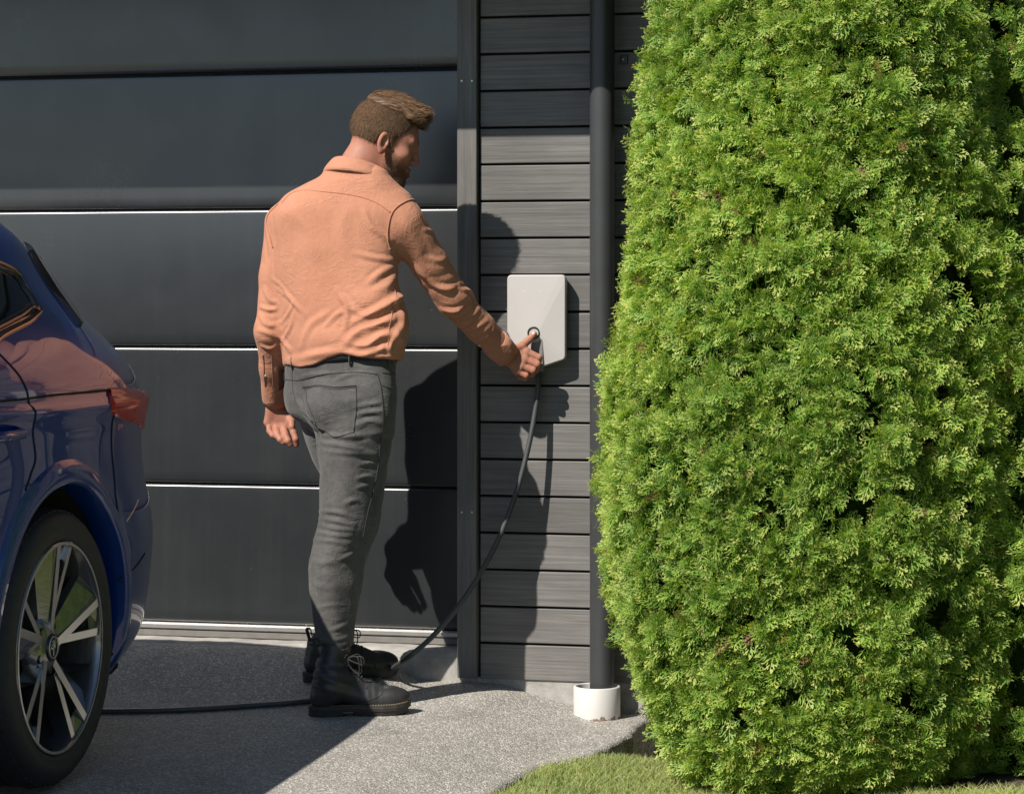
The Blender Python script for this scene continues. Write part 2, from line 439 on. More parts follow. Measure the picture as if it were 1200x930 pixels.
# ------------------------------------------------------------------ downpipe with its white collar
def build_downpipe():
    D = empty('downpipe'); tag(D, 'round anthracite downpipe on the timber wall beside the hedge', 'downpipe')
    yc = -0.085; c = P(705.7, 600, yc); r = 14.6 * mpp(c)
    z0 = 1.22 + (350 - 806) * mpp(P(705, 806, yc)); z0 -= 0.02
    V, Fc = lathe_data([(r, z0), (r, 1.2), (r, Z_EAVE + 0.03)], 40, 'z', (c[0], yc, 0)); V[:, 2] += 0
    new_mesh('pipe', V, Fc, MT['pipe'], D, True)
    for zz in (1.95, 0.02):
        pass
    V, Fc = lathe_data([(r + 0.004, -0.012), (r + 0.004, 0.012)], 40, 'z', (c[0], yc, 2.28)); new_mesh('clamp_ring', V, Fc, MT['pipe'], D, True)
    box('clamp_arm', c[0] - 0.008, c[0] + 0.008, yc + r, -0.002, 2.272, 2.288, MT['pipe'], D)
    K = empty('pipe_collar'); tag(K, 'short white plastic collar round the foot of the downpipe', 'pipe collar')
    cc = P(699.5, 820, yc - 0.012); R = 27.5 * mpp(cc)
    zt = 1.22 + (350 - 803) * mpp(cc); zb = float(gz(cc[0], cc[1])) - 0.03
    zv = 1.22 + (350 - 842) * mpp(cc + np.array([0, -R, 0]))
    mw = M('scuffed_white_plastic'); v = mw.coord(); n = mw.noise(v, 40, 5, 0.7)
    geo = mw.node('ShaderNodeNewGeometry'); sp = mw.node('ShaderNodeSeparateXYZ'); mw.link(geo.outputs['Position'], sp.inputs[0])
    low = mw.math('MULTIPLY', mw.math('SUBTRACT', zv + 0.034, sp.outputs[2]), 12.0)
    dirt = mw.math('GREATER_THAN', mw.math('ADD', n, low), 0.93)
    mw.color(mw.mix(dirt, (0.56, 0.55, 0.53), (0.20, 0.15, 0.11))); mw.set(Roughness=0.4)
    V, Fc = lathe_data([(R - 0.001, min(zb, zv - 0.03)), (R, zv), (R, zt - 0.003), (R - 0.002, zt), (R - 0.008, zt), (R - 0.009, zt - 0.004), (R - 0.009, zt - 0.09)], 48, 'z', (cc[0], cc[1], 0))
    new_mesh('collar_wall', V, Fc, mw.m, K, True)
    V, Fc = lathe_data([(R - 0.009, zt - 0.03), (0.001, zt - 0.03)], 32, 'z', (cc[0], cc[1], 0)); new_mesh('gravel_fill', V, Fc, MT['soil'], K)
build_downpipe()
# ------------------------------------------------------------------ charger and cable
BOX_D = 0.058
def build_charger():
    C = empty('wall_charger'); tag(C, 'off-white rounded electric car charger box mounted on the black timber wall', 'charger')
    yf = -BOX_D
    def q(px, py): p = P(px, py, yf); return p[0], p[2]
    xl, zt = q(594, 322); xr, _ = q(662.5, 322)
    _, zs = q(662, 421); xm, zb = q(626, 432.5)
    W = (xr - xl) / 2; xc = (xl + xr) / 2
    # outline (x, z) with rounded corners, V-shaped foot
    def rounded(pts, rad, n=7):
        out = []; m = len(pts)
        for i in range(m):
            p0, p1, p2 = (np.array(pts[(i + k - 1) % m], float) for k in range(3))
            a = (p0 - p1) / np.linalg.norm(p0 - p1); b = (p2 - p1) / np.linalg.norm(p2 - p1)
            ang = math.acos(np.clip(a @ b, -1, 1)); t = rad[i] / math.tan(ang / 2)
            s, e = p1 + a * t, p1 + b * t
            for u in np.linspace(0, 1, n): out.append((1 - u) ** 2 * s + 2 * u * (1 - u) * p1 + u * u * e)
        return np.array(out)
    base = [(xl, zt), (xr, zt), (xr, zs), (xc, zb), (xl, zs)]
    ol = rounded(base, [0.016, 0.016, 0.016, 0.012, 0.016])
    cen = np.array([xc, (zt + zb) / 2])
    mw = M('off_white_shell'); v = mw.coord(); mw.set(Roughness=0.42)
    mw.color(mw.ramp(mw.noise(v, 6, 3), [(0.3, (0.41, 0.392, 0.382)), (0.7, (0.43, 0.412, 0.402))])); mw.bump(mw.noise(v, 700, 2), 0.05, 0.0004)
    layers = [(-0.006, 0.0), (0.0, 0.0), (0.0, 0.004), (-0.0015, 0.0085), (-0.004, 0.011)]
    V = []; n = len(ol)
    D = ol - cen; Ln = np.linalg.norm(D, axis=1)[:, None]
    specs = [(0.010, -0.002), (0.004, -0.020), (0.0, -0.040), (0.0, -0.0525), (0.0012, -0.0558), (0.0045, -0.0575)]
    for ins, y in specs:
        pp = cen + D * (1 - ins / Ln)
        for (x, z) in pp: V.append((x, y, z))
    Fc = [(i * n + j, i * n + (j + 1) % n, (i + 1) * n + (j + 1) % n, (i + 1) * n + j) for i in range(len(specs) - 1) for j in range(n)]
    shell = new_mesh('shell', V, [f[::-1] for f in Fc], mw.m, C, True)
    # faceted front: fan to a ring of facets meeting near the socket
    sx, sz = q(626, 390)
    front = cen + D * (1 - 0.0045 / Ln)
    fV = [(x, -0.0575, z) for (x, z) in front]
    ringr = 0.0205; rn = 40
    for a in np.linspace(0, 2 * math.pi, rn, endpoint=False): fV.append((sx + ringr * math.cos(a), -0.0665, sz + ringr * math.sin(a)))
    # facet planes: the upper triangle sits proud, flanks fall away
    bm = bmesh.new(); vs = [bm.verts.new(v_) for v_ in fV]
    e = [bm.edges.new((vs[i], vs[(i + 1) % n])) for i in range(n)] + [bm.edges.new((vs[n + i], vs[n + (i + 1) % rn])) for i in range(rn)]
    # two crease lines from the socket to the top corners
    def near(x, z, lo, hi): return min(range(lo, hi), key=lambda i: (fV[i][0] - x) ** 2 + (fV[i][2] - z) ** 2)
    for (tx, tz) in ((xl + 0.004, zt - 0.018), (xr - 0.004, zt - 0.018)):
        i = near(tx, tz, 0, n); j = near(sx + 0.015 * np.sign(tx - sx), sz + 0.015, n, n + rn)
        e.append(bm.edges.new((vs[i], vs[j])))
    bmesh.ops.triangle_fill(bm, use_beauty=True, use_dissolve=False, edges=e)
    bmesh.ops.recalc_face_normals(bm, faces=bm.faces)
    if sum(f.normal.y for f in bm.faces) > 0: bmesh.ops.reverse_faces(bm, faces=bm.faces)
    bm_obj('front_cover', bm, mw.m, C)
    # socket ring and hole
    dk = plain('socket_black', (0.02, 0.02, 0.021), 0.45)
    V, Fc = lathe_data([(0.0205, -0.0660), (0.0195, -0.0695), (0.0160, -0.0695), (0.0148, -0.062), (0.0148, -0.047)], 36, 'x')
    V = np.stack([V[:, 1] + sx, V[:, 0], V[:, 2] + sz], 1); new_mesh('socket_ring', V, Fc, dk, C, True)
    V, Fc = lathe_data([(0.015, -0.048), (0.0005, -0.048)], 24, 'x'); V = np.stack([V[:, 1] + sx, V[:, 0], V[:, 2] + sz], 1); new_mesh('socket_face', V, Fc, dk, C)
    # cable chute below the socket; the hand's shadow is put into its grey
    x1, z1 = q(637, 396); x0, _ = q(622.5, 396); _, z2 = q(630, 434)
    box('cable_chute', x0, x1, -0.0655, -0.03, z2 - 0.003, z1, plain('shaded_chute', (0.17, 0.162, 0.156), 0.5), C, 0.003, 2)
    for a in (615, 633):  # small faint dashes marked on the front cover, no lamp in them
        xa, za = q(a, 341); box('front_dash', xa - 0.006, xa + 0.006, -0.0605, -0.0570, za - 0.0008, za + 0.0008, plain('dash_white', (0.55, 0.54, 0.53), 0.3), C)
    box('back_plate', xl + 0.012, xr - 0.012, -0.004, 0.004, zs + 0.012, zt - 0.012, MT['void'], C)
build_charger()

def build_cable():
    pts = [P(631, 425, -0.045), P(631, 440, -0.047), P(629, 470, -0.055), P(620, 520, -0.08), P(604, 580, -0.11), P(580, 640, -0.14), P(546, 698, -0.17), P(510, 742, -0.20), P(478, 770, -0.24)]
    def gp(px, py): return ground_hit(px, py, None, 0.0094)
    g = [gp(452, 788), gp(430, 803), gp(400, 815), gp(360, 821), gp(300, 826), gp(220, 831), gp(130, 833), gp(60, 832), gp(-60, 828)]
    for k in range(len(g)): g[k][2] = float(gz(g[k][0], g[k][1])) + 0.0094
    c = tube('charging_cable', spline(pts + g, 220), 0.0086, plain('cable_rubber', (0.045, 0.05, 0.05), 0.45, 0, 0.08), None, 12)
    tag(c, 'dark grey charging cable hanging from the charger and snaking across the driveway', 'cable')
    # the slimmer plug boot where it enters the charger
build_cable()

# ------------------------------------------------------------------ foliage
def frond_template(seed, L=0.075, n=7):
    """flat scale-leaf spray in the XY plane growing along +X: triangles"""
    r = np.random.default_rng(seed); T = []; G = []
    def leaf(p, d, l, w, t0, t1):
        nrm = np.array([-d[1], d[0], 0]); z = np.array([0, 0, r.uniform(-0.2, 0.2) * l])
        a = p - nrm * w * 0.55; b = p + nrm * w * 0.55; tip = p + d * l + z; m1 = p + d * l * 0.55 + nrm * w + z * 0.5; m2 = p + d * l * 0.55 - nrm * w + z * 0.5
        T.append([a, m2, m1]); T.append([m2, tip, m1]); G.append([t0, t1, t1]); G.append([t1, t1 + 0.1, t1])
    bend = r.uniform(-0.15, 0.15)
    for i in range(n):
        u = (i + 0.5) / n; ang0 = bend * u * 2
        p = np.array([L * u, L * bend * u * u, 0.0]); s = 1 if i % 2 else -1
        ln = L * (0.62 * (1 - u) ** 0.75 + 0.14) * r.uniform(0.8, 1.15)
        a = s * r.uniform(0.6, 0.95) + ang0; d = np.array([math.cos(a), math.sin(a), 0])
        leaf(p, d, ln, 0.0021, u * 0.6, u * 0.6 + 0.25)
        for j in range(2):
            uu = 0.4 + 0.28 * j; q = p + d * ln * uu; a2 = a + (0.55 if j % 2 else -0.55) * r.uniform(0.8, 1.3); d2 = np.array([math.cos(a2), math.sin(a2), 0])
            nr2 = np.array([-d2[1], d2[0], 0]); l2 = ln * 0.5; t0 = u * 0.6 + 0.2
            T.append([q, q + d2 * l2 * 0.6 - nr2 * 0.0019, q + d2 * l2 + nr2 * 0.0012]); G.append([t0, t0 + 0.2, t0 + 0.3])
    leaf(np.array([0, 0, 0]), np.array([1.0, bend, 0]), L, 0.0016, 0.1, 0.8)
    return np.array(T), np.array(G)

def noise3(p, seed=0):
    """cheap smooth pseudo-noise from summed sines, about -1..1"""
    r = np.random.default_rng(seed); v = np.zeros(len(p))
    for k in range(7):
        d = r.normal(size=3); d /= np.linalg.norm(d); v += np.sin(p @ d * r.uniform(0.7, 1.6) + r.uniform(0, 6.28))
    return v / 3.2

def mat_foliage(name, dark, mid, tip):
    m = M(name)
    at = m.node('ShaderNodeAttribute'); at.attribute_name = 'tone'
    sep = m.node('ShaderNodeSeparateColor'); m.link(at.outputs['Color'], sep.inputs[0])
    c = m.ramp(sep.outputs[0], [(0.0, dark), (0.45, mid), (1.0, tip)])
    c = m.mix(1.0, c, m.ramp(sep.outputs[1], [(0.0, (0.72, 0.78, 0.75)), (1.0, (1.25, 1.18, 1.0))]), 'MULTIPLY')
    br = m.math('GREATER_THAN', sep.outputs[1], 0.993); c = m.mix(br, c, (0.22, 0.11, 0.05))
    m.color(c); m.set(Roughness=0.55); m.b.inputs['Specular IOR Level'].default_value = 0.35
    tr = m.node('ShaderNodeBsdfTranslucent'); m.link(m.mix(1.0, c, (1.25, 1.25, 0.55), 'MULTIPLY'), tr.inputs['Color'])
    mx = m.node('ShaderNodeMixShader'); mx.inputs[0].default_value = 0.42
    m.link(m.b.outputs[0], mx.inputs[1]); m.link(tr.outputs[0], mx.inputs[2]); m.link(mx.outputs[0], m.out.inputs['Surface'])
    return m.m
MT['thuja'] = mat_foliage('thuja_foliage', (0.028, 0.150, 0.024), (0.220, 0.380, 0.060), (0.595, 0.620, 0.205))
MT['bark'] = plain('thuja_bark', (0.10, 0.065, 0.045), 0.9, 0, 0.4, 40, 0.8, 60)
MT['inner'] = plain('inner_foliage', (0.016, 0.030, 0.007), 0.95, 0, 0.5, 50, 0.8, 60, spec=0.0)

def thuja(name, cx, cy, zb, H, rad, n_clump, per, label, seed, group=None, back=0.25):
    """rad(z_rel) -> radius; crown of sprays gathered in clumps"""
    T = empty(name); tag(T, label, 'hedge shrub', group)
    r = np.random.default_rng(seed)
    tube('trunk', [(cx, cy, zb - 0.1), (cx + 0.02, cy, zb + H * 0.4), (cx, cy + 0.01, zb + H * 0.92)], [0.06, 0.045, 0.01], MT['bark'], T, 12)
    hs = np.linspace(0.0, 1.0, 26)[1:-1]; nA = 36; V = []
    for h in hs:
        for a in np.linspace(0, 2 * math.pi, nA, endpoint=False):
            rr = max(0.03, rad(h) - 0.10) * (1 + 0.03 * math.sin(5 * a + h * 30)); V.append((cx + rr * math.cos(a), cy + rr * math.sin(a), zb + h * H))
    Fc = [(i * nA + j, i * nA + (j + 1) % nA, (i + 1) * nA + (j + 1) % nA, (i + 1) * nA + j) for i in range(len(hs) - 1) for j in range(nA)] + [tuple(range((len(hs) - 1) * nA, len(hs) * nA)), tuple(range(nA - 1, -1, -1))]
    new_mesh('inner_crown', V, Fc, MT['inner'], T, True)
    # clump centres, denser toward the open side
    hh = r.uniform(0.004, 1.0, n_clump * 3); aa = r.uniform(0, 2 * math.pi, n_clump * 3)
    w = np.where(np.sin(aa) < 0.45, 1.0, back); R_ = np.array([rad(h) for h in hh]); w = w * R_ / R_.max()
    keep = r.uniform(size=len(hh)) < w; hh, aa, R_ = hh[keep][:n_clump], aa[keep][:n_clump], R_[keep][:n_clump]
    N0 = np.stack([np.cos(aa), np.sin(aa), np.zeros_like(aa)], 1)
    base = np.array([cx, cy, zb]) + np.stack([R_ * np.cos(aa), R_ * np.sin(aa), hh * H], 1)
    relief = 0.024 * noise3(base * 9, seed + 1) + 0.020 * noise3(base * 26, seed + 2) + 0.016 * noise3(base * 60, seed + 3)
    relief = np.maximum(relief, -0.026 + 0.15 * relief)
    base = base + N0 * (relief - 0.035)[:, None]
    temps = [frond_template(seed * 10 + k, L) for k, L in enumerate((0.038, 0.045, 0.053, 0.042))]
    m = len(base); VV = []; GG = []
    for t, (Tt, Gt) in enumerate(temps):
        cnt = m * per // 4; idx = r.integers(0, m, cnt)
        N = N0[idx]
        side = np.cross(N, [0, 0, 1.0])
        d = N * r.uniform(0.15, 0.95, (cnt, 1)) + side * r.normal(0, 0.62, (cnt, 1)) + np.array([0, 0, 1.0]) * r.normal(0.28, 0.50, (cnt, 1))
        d /= np.linalg.norm(d, axis=1)[:, None]
        rv = r.normal(0, 0.62, size=(cnt, 3)) + np.array([-0.25, -0.25, 0.55]) + N * 0.9; s = np.cross(d, rv); s /= np.linalg.norm(s, axis=1)[:, None]
        nn = np.cross(d, s)
        sc = r.uniform(0.65, 1.15, (cnt, 1, 1, 1))
        org = base[idx] + r.normal(0, 0.012, (cnt, 3)) - N * r.uniform(0, 0.02, (cnt, 1))
        loc = Tt[None] * sc
        droop = -0.9 * (loc[..., 0:1] ** 2) / 0.075 * r.uniform(0, 0.7, (cnt, 1, 1, 1))
        pts = org[:, None, None, :] + loc[..., 0:1] * d[:, None, None, :] + loc[..., 1:2] * s[:, None, None, :] + (loc[..., 2:3]) * nn[:, None, None, :]
        pts[..., 2:3] += droop * 0.5
        pts = pts.astype(np.float32)
        zmin = lz(pts[..., 0], pts[..., 1]) + 0.01
        pts[..., 2] = np.maximum(pts[..., 2], zmin)
        VV.append(pts.reshape(-1, 3))
        g = np.zeros((cnt,) + Gt.shape + (2,), np.float32)
        g[..., 0] = Gt[None] * r.uniform(0.75, 1.15, (cnt, 1, 1)); patch = 0.5 + 0.22 * noise3(base[idx] * 5, seed + 9) + r.normal(0, 0.17, cnt)
        g[..., 1] = np.clip(patch, 0, 0.985)[:, None, None]
        dead = r.uniform(size=cnt) < 0.006; g[dead, ..., 1] = 1.0
        GG.append(g.reshape(-1, 2))
    VV = np.concatenate(VV); GG = np.concatenate(GG)
    Fq = np.arange(len(VV)).reshape(-1, 3)
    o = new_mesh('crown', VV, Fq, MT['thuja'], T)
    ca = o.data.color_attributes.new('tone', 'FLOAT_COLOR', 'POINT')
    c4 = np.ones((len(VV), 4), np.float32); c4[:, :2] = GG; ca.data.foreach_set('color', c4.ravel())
    return T

# column hedge beside the wall: centre seen at pixel column 945
HC = P(960, 760, -0.70)
def rad_main(h):
    return float(np.interp(h, [0, 0.02, 0.05, 0.10, 0.16, 0.26, 0.45, 0.62, 0.76, 0.88, 0.96, 1.0], [0.36, 0.42, 0.485, 0.535, 0.580, 0.605, 0.572, 0.498, 0.425, 0.34, 0.21, 0.05]))
nt1 = thuja('thuja_shrub', HC[0], HC[1], float(lz(HC[0], HC[1])) - 0.02, 2.95, rad_main, 4800, 13, 'tall clipped bright green thuja beside the downpipe', 3)
HC2 = P(1262, 760, -0.45)
T2 = thuja('thuja_shrub', HC2[0], HC2[1], float(lz(HC2[0], HC2[1])) - 0.02, 2.7, lambda h: 0.93 * rad_main(h), 1100, 12, 'dark green thuja half hidden behind the bright clipped one', 5)

# thujas added out of frame beside the lawn for the car paint to mirror
for i, yy in enumerate((-1.6, -2.75, -3.9)):
    c = T2.copy(); COL.objects.link(c); c.location = (3.35 - HC2[0] , yy - HC2[1], 0.0)
    c['label'] = 'unseen thuja added beside the lawn for the car paint to mirror'; c['group'] = 'unseen thujas added along the lawn'
    for ch in T2.children:
        k = ch.copy(); COL.objects.link(k); k.parent = c

# ------------------------------------------------------------------ lawn blades and the bed under the hedge
def build_lawn():
    r = np.random.default_rng(11)
    n = 150000
    x = r.uniform(-0.35, 1.75, n); y = r.uniform(-2.05, -0.42, n)
    ok = x > edge_x(y) + 0.004
    for c, rr in ((HC, 0.40), (HC2, 0.40)):
        ok &= np.hypot(x - c[0], y - c[1]) > rr + 0.04 * np.sin(np.arctan2(y - c[1], x - c[0]) * 9) + r.uniform(-0.04, 0.03, n)
    # mulch gap between the two shrubs
    ok &= ~((x > HC[0] + 0.15) & (x < HC[0] + 0.62) & (y > HC[1] - 0.36))
    px, py, _ = proj(np.stack([x, y, np.full_like(x, -0.15)], 1)); ok &= (px < 1290) & (py < 1020)
    x, y = x[ok], y[ok]; n = len(x)
    z = lz(x, y) - 0.012
    patch = noise3(np.stack([x, y, x * 0], 1) * 9, 4)
    h = r.uniform(0.018, 0.045, n) * (1 + 0.25 * patch); a = r.uniform(0, 6.283, n); w = r.uniform(0.0009, 0.0016, n)
    lean = r.uniform(0.2, 1.3, n) * h; la = r.uniform(0, 6.283, n)
    b = np.stack([x, y, z], 1); s = np.stack([np.cos(a), np.sin(a), a * 0], 1) * w[:, None]
    mid = b + np.stack([np.cos(la) * lean * 0.3, np.sin(la) * lean * 0.3, h * 0.6], 1)
    tip = b + np.stack([np.cos(la) * lean, np.sin(la) * lean, h], 1)
    tri = np.stack([b - s, b + s, mid + s * 0.8, b - s, mid + s * 0.8, mid - s * 0.8, mid - s * 0.8, mid + s * 0.8, tip], 1).reshape(-1, 3)
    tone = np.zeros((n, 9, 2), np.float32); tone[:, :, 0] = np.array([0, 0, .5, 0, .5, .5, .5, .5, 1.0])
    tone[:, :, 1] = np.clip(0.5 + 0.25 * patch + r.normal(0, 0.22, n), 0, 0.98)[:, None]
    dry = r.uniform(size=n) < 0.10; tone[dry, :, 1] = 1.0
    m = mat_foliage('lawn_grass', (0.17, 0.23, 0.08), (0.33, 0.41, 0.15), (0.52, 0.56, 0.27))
    for nd in m.node_tree.nodes:
        if nd.type == 'MIX' and abs(nd.inputs[7].default_value[0] - 0.22) < 1e-3: nd.inputs[7].default_value = (0.55, 0.46, 0.28, 1)
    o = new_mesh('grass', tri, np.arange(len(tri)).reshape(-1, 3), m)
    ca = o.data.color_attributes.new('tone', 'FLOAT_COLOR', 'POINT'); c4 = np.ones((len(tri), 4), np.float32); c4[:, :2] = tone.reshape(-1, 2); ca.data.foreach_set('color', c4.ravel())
    tag(o, 'short dry green lawn in front of the thuja', 'grass', kind='stuff')
    # bare soil bed
    xs = np.linspace(0.2, 2.3, 60); ys = np.linspace(0.0, -1.02, 40); X, Y = np.meshgrid(xs, ys)
    Z = lz(X, Y) - 0.016 + 0.006 * np.sin(X * 50) * np.sin(Y * 43)
    inside = np.maximum.reduce([0.47 - np.hypot(X - HC[0], Y - HC[1]), 0.47 - np.hypot(X - HC2[0], Y - HC2[1]), np.minimum(Y + 1.05, 0.42 - np.abs(X - HC[0] - 0.4))])
    Z = np.where(inside > 0, Z + 0.012, Z - 0.02)
    Vv = np.stack([X, Y, Z], -1).reshape(-1, 3); nc = len(xs)
    Fq = np.array([(i * nc + j, (i + 1) * nc + j, (i + 1) * nc + j + 1, i * nc + j + 1) for i in range(len(ys) - 1) for j in range(nc - 1)])
    tag(new_mesh('soil_bed', Vv, Fq, MT['soil'], None, True), 'dark soil under the shrubs', None, kind='structure')
build_lawn()
# ------------------------------------------------------------------ the parked car, tail towards the garage door
CAR_ZG = -0.045
WH = np.array([-0.838, -1.742, 0.317])          # outer face of the near rear wheel
CAR_XC = -0.822 - 0.93
CAR_Y0 = -0.80
_z = [0.16, 0.22, 0.30, 0.42, 0.55, 0.63, 0.70, 0.80, 0.88, 0.935, 0.945, 0.955, 0.99, 1.04, 1.10, 1.20, 1.30, 1.39, 1.45, 1.50, 1.53, 1.55]
_w = [0.845, 0.885, 0.912, 0.922, 0.925, 0.920, 0.913, 0.910, 0.915, 0.926, 0.922, 0.912, 0.908, 0.892, 0.862, 0.808, 0.748, 0.690, 0.630, 0.540, 0.40, 0.18]
_r = [0.17, 0.10, 0.05, 0.02, 0.00, 0.005, 0.025, 0.04, 0.045, 0.045, 0.05, 0.055, 0.08, 0.115, 0.155, 0.205, 0.250, 0.295, 0.36, 0.46, 0.70, 1.1]
_f = [0.30, 0.18, 0.12, 0.08, 0.06, 0.06, 0.07, 0.12, 0.25, 0.42, 0.46, 0.50, 0.75, 0.98, 1.12, 1.32, 1.52, 1.72, 1.92, 2.05, 2.2, 2.4]
def monot(xs, ys):
    xs = np.array(xs); ys = np.array(ys); h = np.diff(xs); d = np.diff(ys) / h
    m = np.zeros(len(xs)); m[0] = d[0]; m[-1] = d[-1]
    for i in range(1, len(xs) - 1):
        if d[i - 1] * d[i] > 0: m[i] = 2 * d[i - 1] * d[i] / (d[i - 1] + d[i])
    def f(x):
        x = np.clip(np.asarray(x, float), xs[0], xs[-1]); i = np.clip(np.searchsorted(xs, x) - 1, 0, len(xs) - 2)
        t = (x - xs[i]) / h[i]
        return (ys[i] * (1 + 2 * t) * (1 - t) ** 2 + h[i] * m[i] * t * (1 - t) ** 2 + ys[i + 1] * t * t * (3 - 2 * t) + h[i] * m[i + 1] * t * t * (t - 1))
    return f
fW, fR, fF = monot(_z, _w), monot(_z, _r), monot(_z, _f)
CAR_L = 4.62
def S(s, z):
    """body surface: s 0..1 across the tail, 1..2 round the rear corner, 2..3 along the side, 3..4 front corner, 4..5 across the nose"""
    s = np.asarray(s, float); z = np.asarray(z, float); s, z = np.broadcast_arrays(s, z)
    W = fW(z); R = CAR_Y0 - fR(z); Fr = CAR_Y0 - CAR_L + fF(z)
    up = sstep(1.02, 1.25, z)
    rc = np.minimum(0.20 + 0.05 * up, W * 0.9); rl = 0.62 + 0.25 * up; bow = 0.035 * (1 + up)
    rc2 = np.minimum(0.35 + 0 * z, W * 0.9); rl2 = 0.70 + 0 * z
    tuck = 0.010
    x = np.zeros_like(s); y = np.zeros_like(s)
    k = s < 1; u = np.clip(s, 0, 1); x = np.where(k, u * (W - rc), x); y = np.where(k, R - bow * u ** 2, y)
    k = (s >= 1) & (s < 2); u = np.clip(s - 1, 0, 1); a = u * math.pi / 2
    p = 0.86                                              # a slightly squarer corner
    sx = np.sign(np.sin(a)) * np.abs(np.sin(a)) ** p; cy = np.abs(np.cos(a)) ** p
    x = np.where(k, W - rc + rc * sx, x); y = np.where(k, R - bow - rl + rl * cy, y)
    k = (s >= 2) & (s < 3); u = np.clip(s - 2, 0, 1); ya = R - bow - rl; yb = Fr + rl2 + bow
    x = np.where(k, W + 0.0 * u, x); y = np.where(k, ya + (yb - ya) * u, y)
    k = (s >= 3) & (s < 4); u = np.clip(s - 3, 0, 1); a = u * math.pi / 2
    x = np.where(k, W - rc2 + rc2 * np.cos(a), x); y = np.where(k, yb - rl2 * np.sin(a), y)
    k = s >= 4; u = np.clip(s - 4, 0, 1); x = np.where(k, (1 - u) * (W - rc2), x); y = np.where(k, Fr + bow * (1 - u) ** 2, y)
    # soft haunch over the rear wheel and waist in the doors
    hz = np.exp(-((z - 0.80) / 0.20) ** 2); hy = np.exp(-((y - WH[1] + 0.05) / 0.62) ** 2)
    side = sstep(1.1, 1.9, s) * (1 - sstep(3.1, 3.9, s))
    x = x + side * hz * (0.018 * hy - 0.022 * (1 - hy))
    return np.stack([CAR_XC + x, y, z + CAR_ZG + 0.045], -1)
def S_mirror(p): q = p.copy(); q[..., 0] = 2 * CAR_XC - q[..., 0]; return q
_sg = np.concatenate([np.linspace(0, 1, 16, endpoint=False), np.linspace(1, 2, 60, endpoint=False), np.linspace(2, 3, 120, endpoint=False), np.linspace(3, 5, 50)])
_zg = np.linspace(_z[0], _z[-1], 130)
def find_sz(px, py):
    """surface parameters of the visible body point at a photograph pixel"""
    sg = np.linspace(0.6, 2.9, 900); zg = np.linspace(0.16, 1.50, 420); A, B = np.meshgrid(sg, zg)
    if not hasattr(find_sz, 'c'): Q = S(A, B); find_sz.c = proj(Q)
    X, Y, D = find_sz.c; e = (X - px) ** 2 + (Y - py) ** 2; m = e < max(e.min() * 4, 6.0)
    k = np.argmin(np.where(m, D + 0.002 * e, 1e9)); return A.ravel()[k], B.ravel()[k]
def s_normal(s, z):
    e = 1e-3; a = S(s + e, z) - S(s - e, z); b = S(s, z + e) - S(s, z - e); n = np.cross(b, a); n /= np.linalg.norm(n, axis=-1)[..., None] + 1e-12
    n = np.where(((S(s, z) - np.array([CAR_XC, -3.0, 0.8])) * n).sum(-1)[..., None] < 0, -n, n); return n
def on_car(s, z, off): return S(s, z) + s_normal(np.asarray(s, float), np.asarray(z, float)) * off

mp = M('blue_metallic_paint')
mp.set(Metallic=0.1, Roughness=0.30); mp.b.inputs['Coat Weight'].default_value = 1.0; mp.b.inputs['Coat Roughness'].default_value = 0.015
mp.b.inputs['Coat IOR'].default_value = 1.5; mp.b.inputs['Specular IOR Level'].default_value = 0.15
fl = mp.voro(mp.coord(), 900, out='Color'); mp.color(mp.mix(fl, (0.001, 0.021, 0.135), (0.002, 0.040, 0.225)))
MT['paint'] = mp.m
MT['gloss_black'] = plain('gloss_black', (0.008, 0.008, 0.009), 0.08, 0, 0.1)
MT['glass'] = plain('dark_tinted_glass', (0.006, 0.009, 0.010), 0.02, 0, 0.05, spec=0.9)
MT['chrome'] = plain('dark_chrome', (0.30, 0.24, 0.19), 0.22, 1.0, 0.05)
MT['tail'] = plain('red_lamp', (0.46, 0.026, 0.012), 0.16, 0, 0.1, spec=0.35, Coat_Weight=0.15)
MT['seam'] = plain('shut_line', (0.004, 0.004, 0.005), 0.8)
MT['liner'] = plain('arch_liner', (0.010, 0.010, 0.010), 0.9)
MT['tyre'] = plain('tyre_rubber', (0.022, 0.022, 0.023), 0.62, 0, 0.25, 50, 0.25, 180)
MT['rim_dark'] = plain('dark_grey_alloy', (0.19, 0.19, 0.195), 0.2, 0.7, 0.1, Coat_Weight=1.0)
MT['rim_silver'] = plain('machined_alloy', (0.62, 0.62, 0.60), 0.28, 1.0, 0.05)

